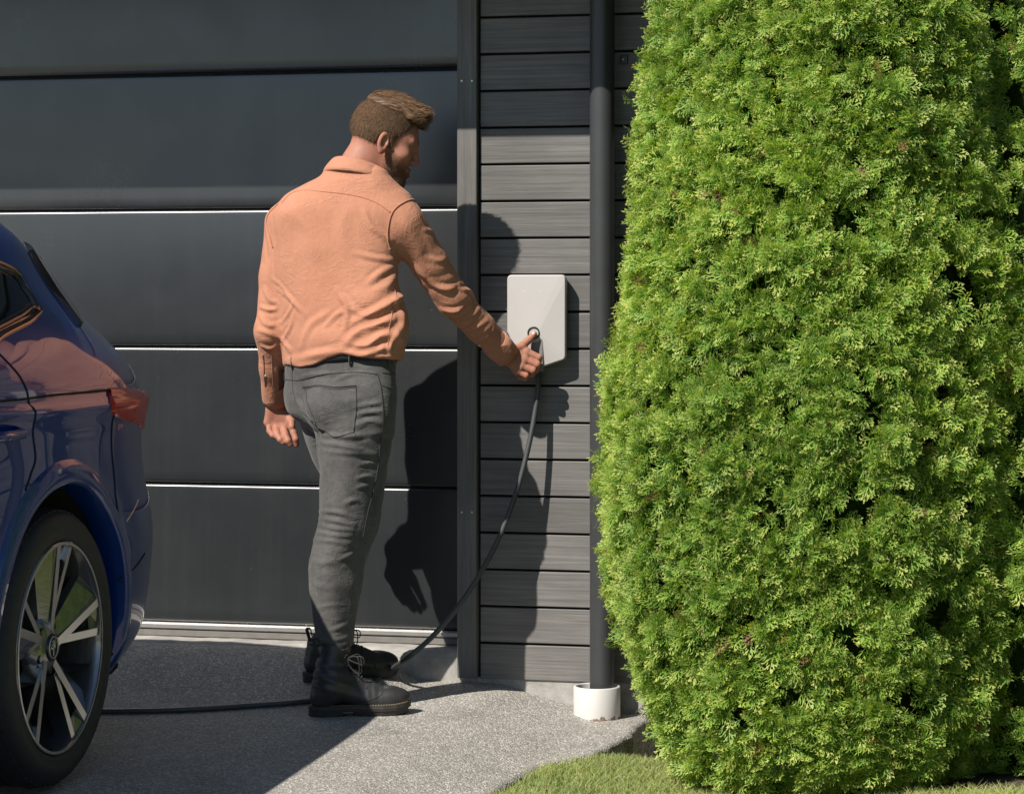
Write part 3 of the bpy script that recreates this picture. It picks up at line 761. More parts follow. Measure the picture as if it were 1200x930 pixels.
def build_car():
    C = empty('parked_car'); tag(C, 'dark blue metallic estate car backed up to the garage door', 'car')
    nz, ns = len(_zg), len(_sg)
    A, B = np.meshgrid(_sg, _zg); Q = S(A, B)
    parts = []
    for mir in (False, True):
        q = S_mirror(Q) if mir else Q
        V = q.reshape(-1, 3).copy(); Fc = []
        # wheel openings
        for wy in (WH[1], WH[1] - 2.76):
            dy, dz = V[:, 1] - wy, V[:, 2] - WH[2]; rr = np.hypot(dy, dz); near = (np.abs(rr - 0.428) < 0.017)
            V[near, 1] = wy + dy[near] * 0.428 / rr[near]; V[near, 2] = WH[2] + dz[near] * 0.428 / rr[near]
        cy = V.reshape(nz, ns, 3)
        for i in range(nz - 1):
            for j in range(ns - 1):
                c = (cy[i, j] + cy[i + 1, j + 1]) / 2
                if 1.35 < _sg[j] < 3.7 and (math.hypot(c[1] - WH[1], c[2] - WH[2]) < 0.428 or math.hypot(c[1] - WH[1] + 2.76, c[2] - WH[2]) < 0.428): continue
                f = (i * ns + j, (i + 1) * ns + j, (i + 1) * ns + j + 1, i * ns + j + 1)
                Fc.append(f[::-1] if mir else f)
        parts.append((V, Fc))
    # roof cap
    V0 = Q[-1]; V1 = S_mirror(V0); n = len(V0)
    parts.append((np.concatenate([V0, V1]), [(j, j + 1, n + j + 1, n + j) for j in range(n - 1)]))
    V, Fc = merge(parts)
    body = new_mesh('body', V, Fc, MT['paint'], C, True)
    bm = bmesh.new(); bm.from_mesh(body.data); bmesh.ops.remove_doubles(bm, verts=bm.verts, dist=0.0012); bmesh.ops.recalc_face_normals(bm, faces=bm.faces); bm.to_mesh(body.data); bm.free()
    body.data.polygons.foreach_set('use_smooth', np.ones(len(body.data.polygons), dtype=bool))
    box('underbody', CAR_XC - 0.80, CAR_XC + 0.80, CAR_Y0 - 4.4, CAR_Y0 - 0.26, 0.15, 0.30, MT['liner'], C, 0.02)
    box('cabin_floor', CAR_XC - 0.48, CAR_XC + 0.48, CAR_Y0 - 4.2, CAR_Y0 - 0.3, 0.305, 0.75, MT['liner'], C)
    # patches laid on the body: loft between two pixel polylines or parameter polylines
    def patch(name, lo, hi, mat, off, parent=C, nu=28, nv=10, thick=True):
        lo, hi = spline([np.array(p) for p in lo], nu), spline([np.array(p) for p in hi], nu); k = min(len(lo), len(hi)); lo, hi = lo[:k], hi[:k]
        t = np.linspace(0, 1, nv)[:, None, None]; G_ = lo[None] * (1 - t) + hi[None] * t
        o_ = off * np.ones(G_.shape[:2]); 
        if thick: o_[0, :] = o_[-1, :] = -0.006; o_[:, 0] = o_[:, -1] = -0.006
        Vp = S(G_[..., 0], G_[..., 1]) + s_normal(G_[..., 0], G_[..., 1]) * o_[..., None]
        Fp = [(i * k + j, i * k + j + 1, (i + 1) * k + j + 1, (i + 1) * k + j) for i in range(nv - 1) for j in range(k - 1)]
        o = new_mesh(name, Vp.reshape(-1, 3), Fp, mat, parent, True)
        bm = bmesh.new(); bm.from_mesh(o.data); bmesh.ops.recalc_face_normals(bm, faces=bm.faces); bm.to_mesh(o.data); bm.free()
        return o, lo, hi
    def line(name, pts, r, mat, parent=C, off=0.0, n=60, flat=None):
        sp = spline([np.array(p) for p in pts], n); return tube(name, on_car(sp[:, 0], sp[:, 1], off), r, mat, parent, 8, True, flat)
    FS = find_sz
    # rear quarter window and the door glass in front of it
    s_tip, z_tip = FS(49, 362)
    lo = [(s_tip, z_tip), (FS(30, 379)), (FS(2, 393)), (2.3, 1.075), (2.6, 1.06), (2.8, 1.05), (2.9, 1.05)]
    hi = [(s_tip, z_tip + 0.012), (FS(30, 334)), (FS(2, 308)), (2.3, 1.40), (2.6, 1.40), (2.8, 1.30), (2.9, 1.07)]
    g, lo_, hi_ = patch('quarter_window', lo, hi, MT['glass'], 0.003, C, 70, 12)
    line('window_trim', [tuple(p) for p in hi_[::-1]] + [tuple(p) for p in lo_[1:]], 0.009, MT['chrome'], g, 0.002, 160)
    line('window_seal', [(p[0] + 0.02, p[1] - 0.012) for p in hi_[::-1]] + [(p[0] + 0.02, p[1] + 0.012) for p in lo_[1:]], 0.011, MT['gloss_black'], g, 0.001, 160)
    # black fin of the rear spoiler
    lo = [FS(36, 292), FS(48, 318), FS(72, 352), FS(97, 384)]
    a0 = np.array(lo[0])
    e_up = [(p[0] - w, p[1] + h) for p, w, h in zip(lo, (0.26, 0.30, 0.16, 0.02), (0.03, 0.025, 0.012, 0.002))]
    patch('spoiler_fin', lo, e_up, MT['gloss_black'], 0.012)
    spz = 1.315; ss = np.linspace(0, 1.25, 24); Vs = []
    for s_ in ss:
        p = S(s_, spz); Vs += [p + np.array([0, -0.10, 0.062]), p + np.array([0, 0.030, 0.022]), p + np.array([0, 0.032, 0.010]), p + np.array([0, -0.05, -0.01])]
    Fc = [(4 * i + j, 4 * i + (j + 1) % 4, 4 * i + 4 + (j + 1) % 4, 4 * i + 4 + j) for i in range(len(ss) - 1) for j in range(4)]
    Vs = np.array(Vs); V, Fc = merge([(Vs, Fc), (S_mirror(Vs), [f[::-1] for f in Fc])]); new_mesh('roof_spoiler', V, Fc, MT['gloss_black'], C, True)
    # tailgate glass
    for mir in (0, 1):
        pass
    t = np.linspace(0, 1, 16); A2, B2 = np.meshgrid(np.linspace(0, 1.15, 20), np.linspace(1.06, 1.34, 12)); Vg = on_car(A2, B2, 0.004); Fg = [(i * 20 + j, i * 20 + j + 1, (i + 1) * 20 + j + 1, (i + 1) * 20 + j) for i in range(11) for j in range(19)]
    V, Fc = merge([(Vg.reshape(-1, 3), Fg), (S_mirror(Vg).reshape(-1, 3), [f[::-1] for f in Fg])]); new_mesh('tailgate_window', V, Fc, MT['glass'], C, True)
    # tail light wrapping the corner
    lo = [FS(130, 470), FS(141, 492), (1.22, 0.825), (0.7, 0.85)]
    hi = [FS(130, 456), FS(138, 452), (1.22, 0.955), (0.7, 0.95)]
    tl, _, _ = patch('tail_light', lo, hi, MT['tail'], 0.008, C, 40, 10)
    V2 = tl.data.vertices; arr = np.zeros(len(V2) * 3); V2.foreach_get('co', arr); arr = arr.reshape(-1, 3)
    new_mesh('tail_light', S_mirror(arr), [tuple(reversed(p.vertices)) for p in tl.data.polygons], MT['tail'], C, True)
    # shut lines and the sharp shoulder crease
    line('door_shut_line', [FS(0, 413), FS(14, 428), FS(27, 446), FS(35, 470), FS(40, 505), FS(42, 535), FS(38, 556), FS(30, 574)], 0.0030, MT['seam'], C, 0.0)
    cr = [FS(129, 457), FS(110, 459), FS(85, 461), FS(60, 463.5), FS(30, 467), FS(2, 470)]
    zc = cr[-1][1]; line('shoulder_crease', cr + [(2.4, zc), (2.95, zc - 0.01)], 0.0035, MT['seam'], C, -0.0005)
    line('bumper_shut_line', [FS(131, 460), FS(133, 500), FS(136, 560), FS(140, 600), FS(143, 650)], 0.0028, MT['seam'], C, 0.0)
    line('bumper_crease', [FS(172, 648), FS(160, 665), FS(147, 676), FS(141, 680)], 0.0028, MT['seam'], C, 0.0)
    line('reflector', [FS(150, 610), FS(160, 595), FS(164, 585)], 0.0022, MT['rim_silver'], C, 0.0)
    hs, hz_ = FS(0, 508); hp = on_car(hs + 0.06, hz_, 0.03)
    tube('door_handle', [on_car(hs - 0.03, hz_ + 0.002, 0.0), on_car(hs - 0.025, hz_, 0.028), on_car(hs + 0.02, hz_, 0.036), on_car(hs + 0.08, hz_, 0.030), on_car(hs + 0.085, hz_, 0.0)], [0.012, 0.013, 0.014, 0.013, 0.012], MT['paint'], C, 10)
    # arch lips and liners
    for wy, full in ((WH[1], True), (WH[1] - 2.76, True)):
        for mir in (False, True):
            aa = np.linspace(math.radians(-28), math.radians(208), 80); rad_ = [0.418, 0.420, 0.430, 0.455, 0.480, 0.492]; off = [-0.06, 0.004, 0.014, 0.014, 0.006, -0.004]; V = []
            for a in aa:
                for r_, o_ in zip(rad_, off):
                    y, z = wy + r_ * math.cos(a), WH[2] + r_ * math.sin(a)
                    zz = float(np.clip(z, _z[0], 1.2)); sg = np.linspace(1.2, 3.8, 500); yy = S(sg, np.full(500, zz))
                    k = int(np.argmin(np.abs(yy[:, 1] - y))); x = yy[k, 0]
                    V.append((x + o_, y, z))
            V = np.array(V); m = len(rad_); Fc = [(i * m + j, i * m + j + 1, (i + 1) * m + j + 1, (i + 1) * m + j) for i in range(len(aa) - 1) for j in range(m - 1)]
            if mir: V = S_mirror(V); Fc = [f[::-1] for f in Fc]
            new_mesh('arch_lip', V, Fc, MT['paint'], C, True)
            V, Fc = lathe_data([(0.424, WH[0] + 0.01 - 0.035), (0.43, WH[0] - 0.30), (0.30, WH[0] - 0.34), (0.001, WH[0] - 0.34)], 40, 'x', (0, wy, WH[2]))
            V[:, 2] = np.maximum(V[:, 2], 0.24)
            if mir: V = S_mirror(V)
            new_mesh('arch_liner', V, Fc, MT['liner'], C, True)
    # wheels
    def wheel(root_y, mir):
        Wl = bpy.data.objects.new('wheel', None); link(Wl, C)
        parts_ = []
        def add(name, V, Fc, mat, smooth=True):
            V = np.asarray(V, float) + np.array([WH[0], root_y, WH[2]])
            if mir: V = S_mirror(V); Fc = [tuple(reversed(f)) for f in Fc]
            return new_mesh(name, V, Fc, mat, Wl, smooth)
        R = 0.3585
        # tyre: sidewall with bulge and stepped rings, tread blocks by profile
        pr = [(0.272, -0.012), (0.279, 0.0), (0.288, 0.004), (0.296, 0.003), (0.300, 0.006), (0.318, 0.008), (0.336, 0.002), (0.3455, -0.006), (0.3525, -0.020), (0.3565, -0.036), (R, -0.055)]
        for g in (-0.085, -0.125, -0.165):
            pr += [(R, g + 0.006), (R - 0.007, g + 0.004), (R - 0.007, g - 0.004), (R, g - 0.006)]
        pr += [(R, -0.195), (0.352, -0.225), (0.33, -0.245), (0.28, -0.245), (0.272, -0.23)]
        V, Fc = lathe_data([(r, h) for r, h in pr], 96, 'x'); add('tyre', V, Fc, MT['tyre'])
        Vl = []; Fl = []                                     # shoulder tread lugs
        for k in range(72):
            a = k * 2 * math.pi / 72; da = 0.028
            o = len(Vl)
            for (aa_, xx, rr) in ((a - da, -0.018, 0.3555), (a + da, -0.018, 0.3555), (a + da + 0.02, -0.062, R + 0.0035), (a - da + 0.02, -0.062, R + 0.0035)):
                Vl.append((xx, rr * math.cos(aa_), rr * math.sin(aa_)))
            for (aa_, xx, rr) in ((a - da, -0.018, 0.345), (a + da, -0.018, 0.345), (a + da + 0.02, -0.062, 0.345), (a - da + 0.02, -0.062, 0.345)):
                Vl.append((xx, rr * math.cos(aa_), rr * math.sin(aa_)))
            Fl += [(o, o + 1, o + 2, o + 3), (o, o + 4, o + 5, o + 1), (o + 1, o + 5, o + 6, o + 2), (o + 2, o + 6, o + 7, o + 3), (o + 3, o + 7, o + 4, o)]
        lug = add('tread_lugs', Vl, Fl, MT['tyre'], False); lug['kind'] = 'stuff'
        V, Fc = lathe_data([(0.2745, -0.008), (0.2725, 0.0015), (0.268, 0.0015), (0.2655, -0.004), (0.262, -0.03), (0.255, -0.09), (0.255, -0.20)], 96, 'x'); rim = add('rim', V, Fc, MT['rim_dark'])
        V, Fc = lathe_data([(0.2722, 0.0022), (0.2652, 0.0022)], 96, 'x'); add('rim_edge', V, Fc, MT['rim_silver'])
        V, Fc = lathe_data([(0.255, -0.15), (0.02, -0.15)], 48, 'x'); add('rim_back', V, Fc, MT['liner'])
        V, Fc = lathe_data([(0.175, -0.105), (0.175, -0.118), (0.06, -0.118)], 48, 'x'); add('brake_disc', V, Fc, MT['alu'])
        for k in range(5):
            a0 = math.radians(96 + 72 * k)
            # blade seen from outside; local axes: radial r, tangential t ; depth x
            def pt(r, t, x): return (x, r * math.cos(a0) - t * math.sin(a0), r * math.sin(a0) + t * math.cos(a0))
            ra = np.linspace(0.045, 0.264, 14); Vb = []
            for r in ra:
                u = (r - 0.045) / 0.219
                tL = -0.016 - 0.006 * u; tR = 0.020 + 0.052 * u ** 1.1         # widening twisted blade
                xo = -0.030 + 0.028 * u
                Vb += [pt(r, tL, xo), pt(r, tL + 0.3 * (tR - tL), xo - 0.006), pt(r, tR, xo - 0.034 + 0.012 * (1 - u)), pt(r, tR, xo - 0.055), pt(r, tL, xo - 0.045)]
            m = 5; Fb = [(i * m + j, i * m + (j + 1) % m, (i + 1) * m + (j + 1) % m, (i + 1) * m + j) for i in range(len(ra) - 1) for j in range(m)]
            add('spoke', Vb, Fb, MT['rim_dark'], False)
            Vb = []
            for r in ra:                                          # machined edge of the blade
                u = (r - 0.045) / 0.219; tL = -0.016 - 0.006 * u; xo = -0.030 + 0.028 * u
                Vb += [pt(r, tL - 0.0075, xo + 0.001), pt(r, tL + 0.015, xo + 0.001), pt(r, tL + 0.015, xo - 0.006), pt(r, tL - 0.0025, xo - 0.02)]
            Fb = [(i * 4 + j, i * 4 + (j + 1) % 4, (i + 1) * 4 + (j + 1) % 4, (i + 1) * 4 + j) for i in range(len(ra) - 1) for j in range(4)]
            add('spoke_edge', Vb, Fb, MT['rim_silver'], False)
            Vb = []                                               # slim second arm of the pair
            ra2 = np.linspace(0.07, 0.266, 12)
            for r in ra2:
                u = (r - 0.07) / 0.196; tc = -0.020 - 0.088 * u; xo = -0.031 + 0.029 * u
                Vb += [pt(r, tc - 0.011, xo), pt(r, tc + 0.011, xo), pt(r, tc + 0.012, xo - 0.05), pt(r, tc - 0.006, xo - 0.05)]
            Fb = [(i * 4 + j, i * 4 + (j + 1) % 4, (i + 1) * 4 + (j + 1) % 4, (i + 1) * 4 + j) for i in range(len(ra2) - 1) for j in range(4)]
            add('slim_spoke', Vb, Fb, MT['rim_silver'], False)
            Vb = [pt(0.266, -0.105, -0.004), pt(0.266, -0.028, -0.004), pt(0.225, -0.026, -0.02), pt(0.215, -0.086, -0.02)]
            add('spoke_web', Vb, [(0, 1, 2, 3)], MT['rim_dark'], False)
            b, c = 0.058 * math.cos(a0 + 0.63), 0.058 * math.sin(a0 + 0.63)
            V, Fc = lathe_data([(0.013, -0.045), (0.012, -0.034), (0.0105, -0.032), (0.0085, -0.036), (0.001, -0.036)], 12, 'x', (0, b, c)); add('wheel_bolt', V, Fc, MT['gloss_black'])
        V, Fc = lathe_data([(0.088, -0.075), (0.082, -0.045), (0.05, -0.030), (0.036, -0.027)], 40, 'x'); add('hub', V, Fc, MT['rim_dark'])
        V, Fc = lathe_data([(0.036, -0.03), (0.035, -0.0225), (0.033, -0.021), (0.031, -0.0225), (0.001, -0.0225)], 40, 'x'); cap = add('centre_cap', V, Fc, MT['gloss_black'])
        # emblem: ring with a plumed arrow
        pr = [(0.0275 + 0.0018 * math.cos(a), -0.0215 + 0.0018 * math.sin(a)) for a in np.linspace(0, 2 * math.pi, 8)]
        V, Fc = lathe_data(pr, 40, 'x'); ring = (V, Fc)
        em = [ring]
        arrow = [(-0.003, -0.021), (0.003, -0.021), (0.004, 0.002), (0.010, -0.003), (0.013, 0.002), (0.002, 0.019), (-0.001, 0.021)]
        em.append(([( -0.0212, a, b) for a, b in arrow], [tuple(range(len(arrow)))]))
        for q in range(3):
            f_ = [(-0.004, -0.006 + 0.008 * q), (-0.016 + 0.003 * q, -0.001 + 0.008 * q), (-0.014 + 0.003 * q, 0.003 + 0.008 * q), (-0.004, -0.001 + 0.008 * q)]
            em.append(([(-0.0212, a, b) for a, b in f_], [(0, 1, 2, 3)]))
        V, Fc = merge(em); add('emblem', V, Fc, MT['rim_silver'])
        return Wl
    for wy in (WH[1], WH[1] - 2.76):
        for mir in (False, True): wheel(wy, mir)
    return C
CAR = build_car()
# ------------------------------------------------------------------ implicit-surface modelling for the person
class Grid:
    def __init__(self, lo, hi, h):
        self.lo = np.asarray(lo, np.float32); self.h = h
        n = np.ceil((np.asarray(hi) - self.lo) / h).astype(int) + 1
        ax = [self.lo[i] + h * np.arange(n[i], dtype=np.float32) for i in range(3)]
        self.X, self.Y, self.Z = ax[0][:, None, None], ax[1][None, :, None], ax[2][None, None, :]
        self.shape = tuple(n)
def smin(a, b, k):
    h = np.clip(0.5 + 0.5 * (b - a) / k, 0, 1); return b + (a - b) * h - k * h * (1 - h)
def smax(a, b, k): return -smin(-a, -b, k)
def cone(g, a, b, ra, rb):
    """tapered capsule"""
    a = np.asarray(a, float); d = np.asarray(b, float) - a; L2 = float(d @ d) + 1e-12
    qx, qy, qz = g.X - a[0], g.Y - a[1], g.Z - a[2]
    t = np.clip((qx * d[0] + qy * d[1] + qz * d[2]) / L2, 0, 1)
    return (np.sqrt((qx - t * d[0]) ** 2 + (qy - t * d[1]) ** 2 + (qz - t * d[2]) ** 2) - (ra + (rb - ra) * t)).astype(np.float32)
def chain(g, pts, k=0.03):
    F = None
    for (p, r), (q, s) in zip(pts[:-1], pts[1:]):
        c = cone(g, p, q, r, s); F = c if F is None else smin(F, c, k)
    return F
class Local:
    """grid seen in a rotated frame with axes e0,e1,e2 about o"""
    def __init__(self, g, o, e0, e1, e2):
        x, y, z = g.X - o[0], g.Y - o[1], g.Z - o[2]
        self.X = (x * e0[0] + y * e0[1] + z * e0[2]).astype(np.float32); self.Y = (x * e1[0] + y * e1[1] + z * e1[2]).astype(np.float32); self.Z = (x * e2[0] + y * e2[1] + z * e2[2]).astype(np.float32)
def ell(g, c, r):
    x, y, z = (g.X - c[0]) / r[0], (g.Y - c[1]) / r[1], (g.Z - c[2]) / r[2]
    k0 = np.sqrt(x * x + y * y + z * z); k1 = np.sqrt((x / r[0]) ** 2 + (y / r[1]) ** 2 + (z / r[2]) ** 2) + 1e-6
    return (k0 * (k0 - 1) / k1).astype(np.float32)
def rows_sdf(g, rows, p=2.4):
    """stack of superelliptic sections: (row, left px, right px, half depth, y centre, shear)"""
    zs, cx, cd, hx, hd, sh = [], [], [], [], [], []
    for (py, xl, xr, B, yc, s) in rows:
        a, b = P(xl, py, yc), P(xr, py, yc); m = P((xl + xr) / 2, py, yc)
        zs.append(m[2]); cx.append(m @ RGT); cd.append(m @ FWD); hx.append(abs((b - a) @ RGT) / 2); hd.append(B); sh.append(s)
    o = np.argsort(zs); zs = np.array(zs)[o]
    f = [monot(zs, np.array(v)[o]) for v in (cx, cd, hx, hd, sh)]
    z = g.Z.ravel(); c, d, a, b, s = (np.asarray(q(z), np.float32)[None, None, :] for q in f)
    u = g.X * RGT[0] + g.Y * RGT[1] - c; v = g.X * FWD[0] + g.Y * FWD[1] - d + s * u
    q = (np.abs(u / a) ** p + np.abs(v / b) ** p) ** (1 / p) - 1
    F = q * np.minimum(a, b)
    over = np.maximum(g.Z - zs[-1], zs[0] - g.Z)
    return np.maximum(F, over).astype(np.float32)
def leg_sdf(g, pts, ang, p=2.9):
    """limb with a squarish section turned to the way it faces: flat back, flat outer side"""
    e1 = math.cos(ang) * RGT + math.sin(ang) * FWD; e2 = math.sin(ang) * RGT - math.cos(ang) * FWD
    pts = sorted(pts, key=lambda q: q[0][2]); zs = np.array([q[0][2] for q in pts])
    f = [monot(zs, np.array(v)) for v in ([q[0][0] for q in pts], [q[0][1] for q in pts], [q[1] for q in pts])]
    z = g.Z.ravel(); cx, cy, r = (np.asarray(q(z), np.float32)[None, None, :] for q in f)
    a = (g.X - cx) * e1[0] + (g.Y - cy) * e1[1]; b = (g.X - cx) * e2[0] + (g.Y - cy) * e2[1]
    F = ((np.abs(a / (r * 1.0)) ** p + np.abs(b / (r * .93)) ** p) ** (1 / p) - 1) * r
    return np.maximum(F, np.maximum(g.Z - zs[-1] - .03, zs[0] - g.Z)).astype(np.float32)
def surface_nets(F, g):
    S_ = F < 0
    n = np.array(F.shape) - 1
    cnt = np.zeros(n, np.int8)
    for dx in (0, 1):
        for dy in (0, 1):
            for dz in (0, 1): cnt += S_[dx:dx + n[0], dy:dy + n[1], dz:dz + n[2]]
    act = (cnt > 0) & (cnt < 8); I = np.argwhere(act); idx = np.full(n, -1, np.int32); idx[tuple(I.T)] = np.arange(len(I))
    acc = np.zeros((len(I), 3)); num = np.zeros(len(I))
    i, j, k = I.T
    C8 = {(a, b, c): F[i + a, j + b, k + c] for a in (0, 1) for b in (0, 1) for c in (0, 1)}
    for a in C8:
        for ax in range(3):
            if a[ax] == 0:
                b = list(a); b[ax] = 1; b = tuple(b); va, vb = C8[a], C8[b]; m = (va < 0) != (vb < 0)
                t = np.where(m, va / (va - vb + 1e-20), 0); p = np.tile(np.array(a, float), (len(I), 1)); p[:, ax] = t
                acc[m] += p[m]; num[m] += 1
    V = g.lo + g.h * (I + acc / num[:, None])
    Q = []
    for ax in range(3):
        b_, c_ = (ax + 1) % 3, (ax + 2) % 3
        sl0 = [slice(1, -1)] * 3; sl1 = [slice(1, -1)] * 3; sl0[ax] = slice(0, -1); sl1[ax] = slice(1, None)
        A0, A1 = S_[tuple(sl0)], S_[tuple(sl1)]; E = np.argwhere(A0 != A1); flip = A0[tuple(E.T)]
        base = E.copy(); base[:, b_] += 1; base[:, c_] += 1
        ids = []
        for ob, oc in ((-1, -1), (0, -1), (0, 0), (-1, 0)):
            q = base.copy(); q[:, b_] += ob; q[:, c_] += oc; ids.append(idx[tuple(q.T)])
        q = np.stack(ids, 1); q[~flip] = q[~flip][:, ::-1]; Q.append(q)
    Q = np.concatenate(Q); Q = Q[(Q >= 0).all(1)]
    return V, Q
def vnormals(V, Q):
    N = np.cross(V[Q[:, 2]] - V[Q[:, 0]], V[Q[:, 3]] - V[Q[:, 1]]); out = np.zeros_like(V)
    for c in range(4): np.add.at(out, Q[:, c], N)
    return out / (np.linalg.norm(out, axis=1)[:, None] + 1e-12)
def relax(V, Q, it=2, lam=0.5):
    for _ in range(it):
        s = np.zeros_like(V); c = np.zeros(len(V))
        for a, b in ((0, 1), (1, 2), (2, 3), (3, 0)):
            np.add.at(s, Q[:, a], V[Q[:, b]]); np.add.at(s, Q[:, b], V[Q[:, a]]); np.add.at(c, Q[:, a], 1); np.add.at(c, Q[:, b], 1)
        V = V + lam * (s / c[:, None] - V)
    return V
class Surf:
    """a mesh being dressed with folds and seams; picks surface points by photograph pixel"""
    def __init__(self, V, Q): self.V, self.Q = V, Q; self.N = vnormals(V, Q); self.re()
    def re(self): self.px, self.py, self.d = proj(self.V); self.front = ((self.V - CAM) * self.N).sum(1) < 0
    def pick(self, x, y):
        e = (self.px - x) ** 2 + (self.py - y) ** 2; m = self.front & (e < max(9.0, e[self.front].min() * 2.0))
        k = np.where(m)[0]; dmin = self.d[k].min(); k = k[self.d[k] < dmin + 0.03]
        w = 1 / (e[k] + 0.5); return (self.V[k] * w[:, None]).sum(0) / w.sum()
    def fold(self, pts, amp, sig, side=0.0):
        amp *= 0.72 * getattr(self, 'gain', 1.0); sig *= 0.85
        L = spline([self.pick(*p) for p in pts], 16) if len(pts) > 2 else np.linspace(self.pick(*pts[0]), self.pick(*pts[1]), 10)
        m = np.all((self.V > L.min(0) - 4 * sig) & (self.V < L.max(0) + 4 * sig), axis=1); k = np.where(m)[0]
        best = np.full(len(k), 1e9); tt = np.zeros(len(k)); dv = np.zeros((len(k), 3))
        for i in range(len(L) - 1):
            a, b = L[i], L[i + 1]; ab = b - a; t = np.clip(((self.V[k] - a) @ ab) / (ab @ ab + 1e-12), 0, 1); q = a + t[:, None] * ab - self.V[k]; dd = np.linalg.norm(q, axis=1)
            u = dd < best; best[u] = dd[u]; tt[u] = (i + t[u]) / (len(L) - 1); dv[u] = q[u]
        env = np.sin(np.clip(0.08 + tt * 0.9, 0, 1) * math.pi) ** 0.7
        prof = np.exp(-(best / sig) ** 1.35) - 0.45 * np.exp(-((best - 1.9 * sig) / (0.9 * sig)) ** 2)
        self.V[k] += self.N[k] * (amp * prof * env)[:, None]
    def done(self): self.N = vnormals(self.V, self.Q); self.re()
    def seam(self, name, pts, r, mat, parent, off=0.0005, n=40):
        L = spline([self.pick(*p) for p in pts], n) if len(pts) > 2 else np.linspace(self.pick(*pts[0]), self.pick(*pts[1]), n // 2)
        out = []
        for p in L:
            k = np.argmin(((self.V - p) ** 2).sum(1)); nn = self.N[k]; out.append(p + nn * ((self.V[k] - p) @ nn + off))
        out = np.array(out); out[1:-1] = (out[:-2] + 2 * out[1:-1] + out[2:]) / 4
        return tube(name, out, r, mat, parent, 6)

# ------------------------------------------------------------------ materials of the person
def mat_cloth(name, c0, c1, weave=900.0, bump=0.25, big=9.0, sheen=0.3, rough=0.85, crease=0.7):
    m = M(name); v = m.coord()
    n = m.mix(0.4, m.noise(v, big, 5, 0.6), m.noise(v, 60, 4, 0.7))
    c = m.ramp(n, [(0.32, c0), (0.68, c1)])
    fine = m.noise(v, weave, 2, 0.5); c = m.mix(1.0, c, m.ramp(fine, [(0.35, 0.94), (0.65, 1.05)]), 'MULTIPLY')
    m.color(c); m.set(Roughness=rough); m.b.inputs['Sheen Weight'].default_value = sheen; m.b.inputs['Sheen Roughness'].default_value = 0.5; m.b.inputs['Specular IOR Level'].default_value = 0.2
    def crinkle(vec, sc, wd):                              # thin wandering crease lines
        n_ = m.noise(vec, sc, 3, 0.5, 0.8); return m.ramp(m.math('ABSOLUTE', m.math('SUBTRACT', n_, 0.5)), [(0.0, 1.0), (wd, 0.25), (wd * 3, 0.0)])
    va = m.coord('Object', (1, 1, 2.2)); vb = m.coord('Object', (1.6, 1.6, 0.8))
    gate = m.ramp(m.noise(v, 6, 2), [(0.42, 0.0), (0.6, 1.0)])
    cr_ = m.math('ADD', m.math('MULTIPLY', crinkle(va, 11, 0.035), gate), m.math('MULTIPLY', crinkle(vb, 21, 0.03), 0.5))
    h = m.math('ADD', m.math('MULTIPLY', m.mix(0.35, m.noise(v, 30, 3, 0.5), fine), 0.5), m.math('MULTIPLY', cr_, crease))
    m.bump(h, bump, 0.004); return m.m
MT['shirt'] = mat_cloth('terracotta_cotton', (0.390, 0.172, 0.104), (0.470, 0.218, 0.136), 1100, 0.34, 7, 0.08, 0.9, 0.8)
MT['shirt_seam'] = mat_cloth('terracotta_seam', (0.36, 0.15, 0.085), (0.42, 0.18, 0.105), 1400, 0.2, 8)
MT['jeans'] = mat_cloth('faded_black_denim', (0.046, 0.045, 0.044), (0.108, 0.105, 0.101), 1600, 0.4, 6, 0.15)
MT['jeans_seam'] = mat_cloth('denim_seam', (0.030, 0.030, 0.031), (0.045, 0.045, 0.045), 1600, 0.3, 7, 0.1)
def mat_skin():
    m = M('skin'); v = m.coord(); n = m.mix(0.5, m.noise(v, 22, 4), m.noise(v, 90, 5, 0.7))
    m.color(m.ramp(n, [(0.3, (0.31, 0.122, 0.080)), (0.7, (0.395, 0.190, 0.130))])); m.set(Roughness=0.58); m.b.inputs['Specular IOR Level'].default_value = 0.3
    m.b.inputs['Subsurface Weight'].default_value = 0.25; m.b.inputs['Subsurface Radius'].default_value = (0.010, 0.004, 0.002); m.b.inputs['Subsurface Scale'].default_value = 0.5
    m.bump(m.noise(v, 420, 3), 0.12, 0.001); return m.m
MT['skin'] = mat_skin()
MT['nail'] = plain('finger_nail', (0.62, 0.36, 0.29), 0.25)
MT['leather'] = plain('scuffed_black_leather', (0.026, 0.026, 0.027), 0.40, 0, 0.35, 25, 0.35, 120)
MT['sole'] = plain('boot_sole', (0.030, 0.027, 0.024), 0.65, 0, 0.2, 40, 0.2)
MT['welt'] = plain('welt_stitch', (0.30, 0.24, 0.10), 0.7)
MT['lace'] = plain('bootlace', (0.028, 0.028, 0.028), 0.85, 0, 0.2, 200)
MT['button'] = plain('shirt_button', (0.55, 0.47, 0.40), 0.35)
MT['belt'] = plain('black_belt', (0.016, 0.016, 0.017), 0.5, 0, 0.2)
def mat_hair(name, a, b, c, rough=0.5, spec=0.22):
    m = M(name); at = m.node('ShaderNodeAttribute'); at.attribute_name = 'tone'; sep = m.node('ShaderNodeSeparateColor'); m.link(at.outputs['Color'], sep.inputs[0])
    m.color(m.ramp(sep.outputs[0], [(0.0, a), (0.55, b), (1.0, c)])); m.set(Roughness=rough); m.b.inputs['Specular IOR Level'].default_value = spec; return m.m
MT['hair'] = mat_hair('brown_hair', (0.045, 0.025, 0.014), (0.16, 0.090, 0.050), (0.40, 0.25, 0.145))
MT['stubble'] = mat_hair('short_hair', (0.05, 0.029, 0.017), (0.125, 0.075, 0.045), (0.23, 0.145, 0.088), 0.85, 0.1)
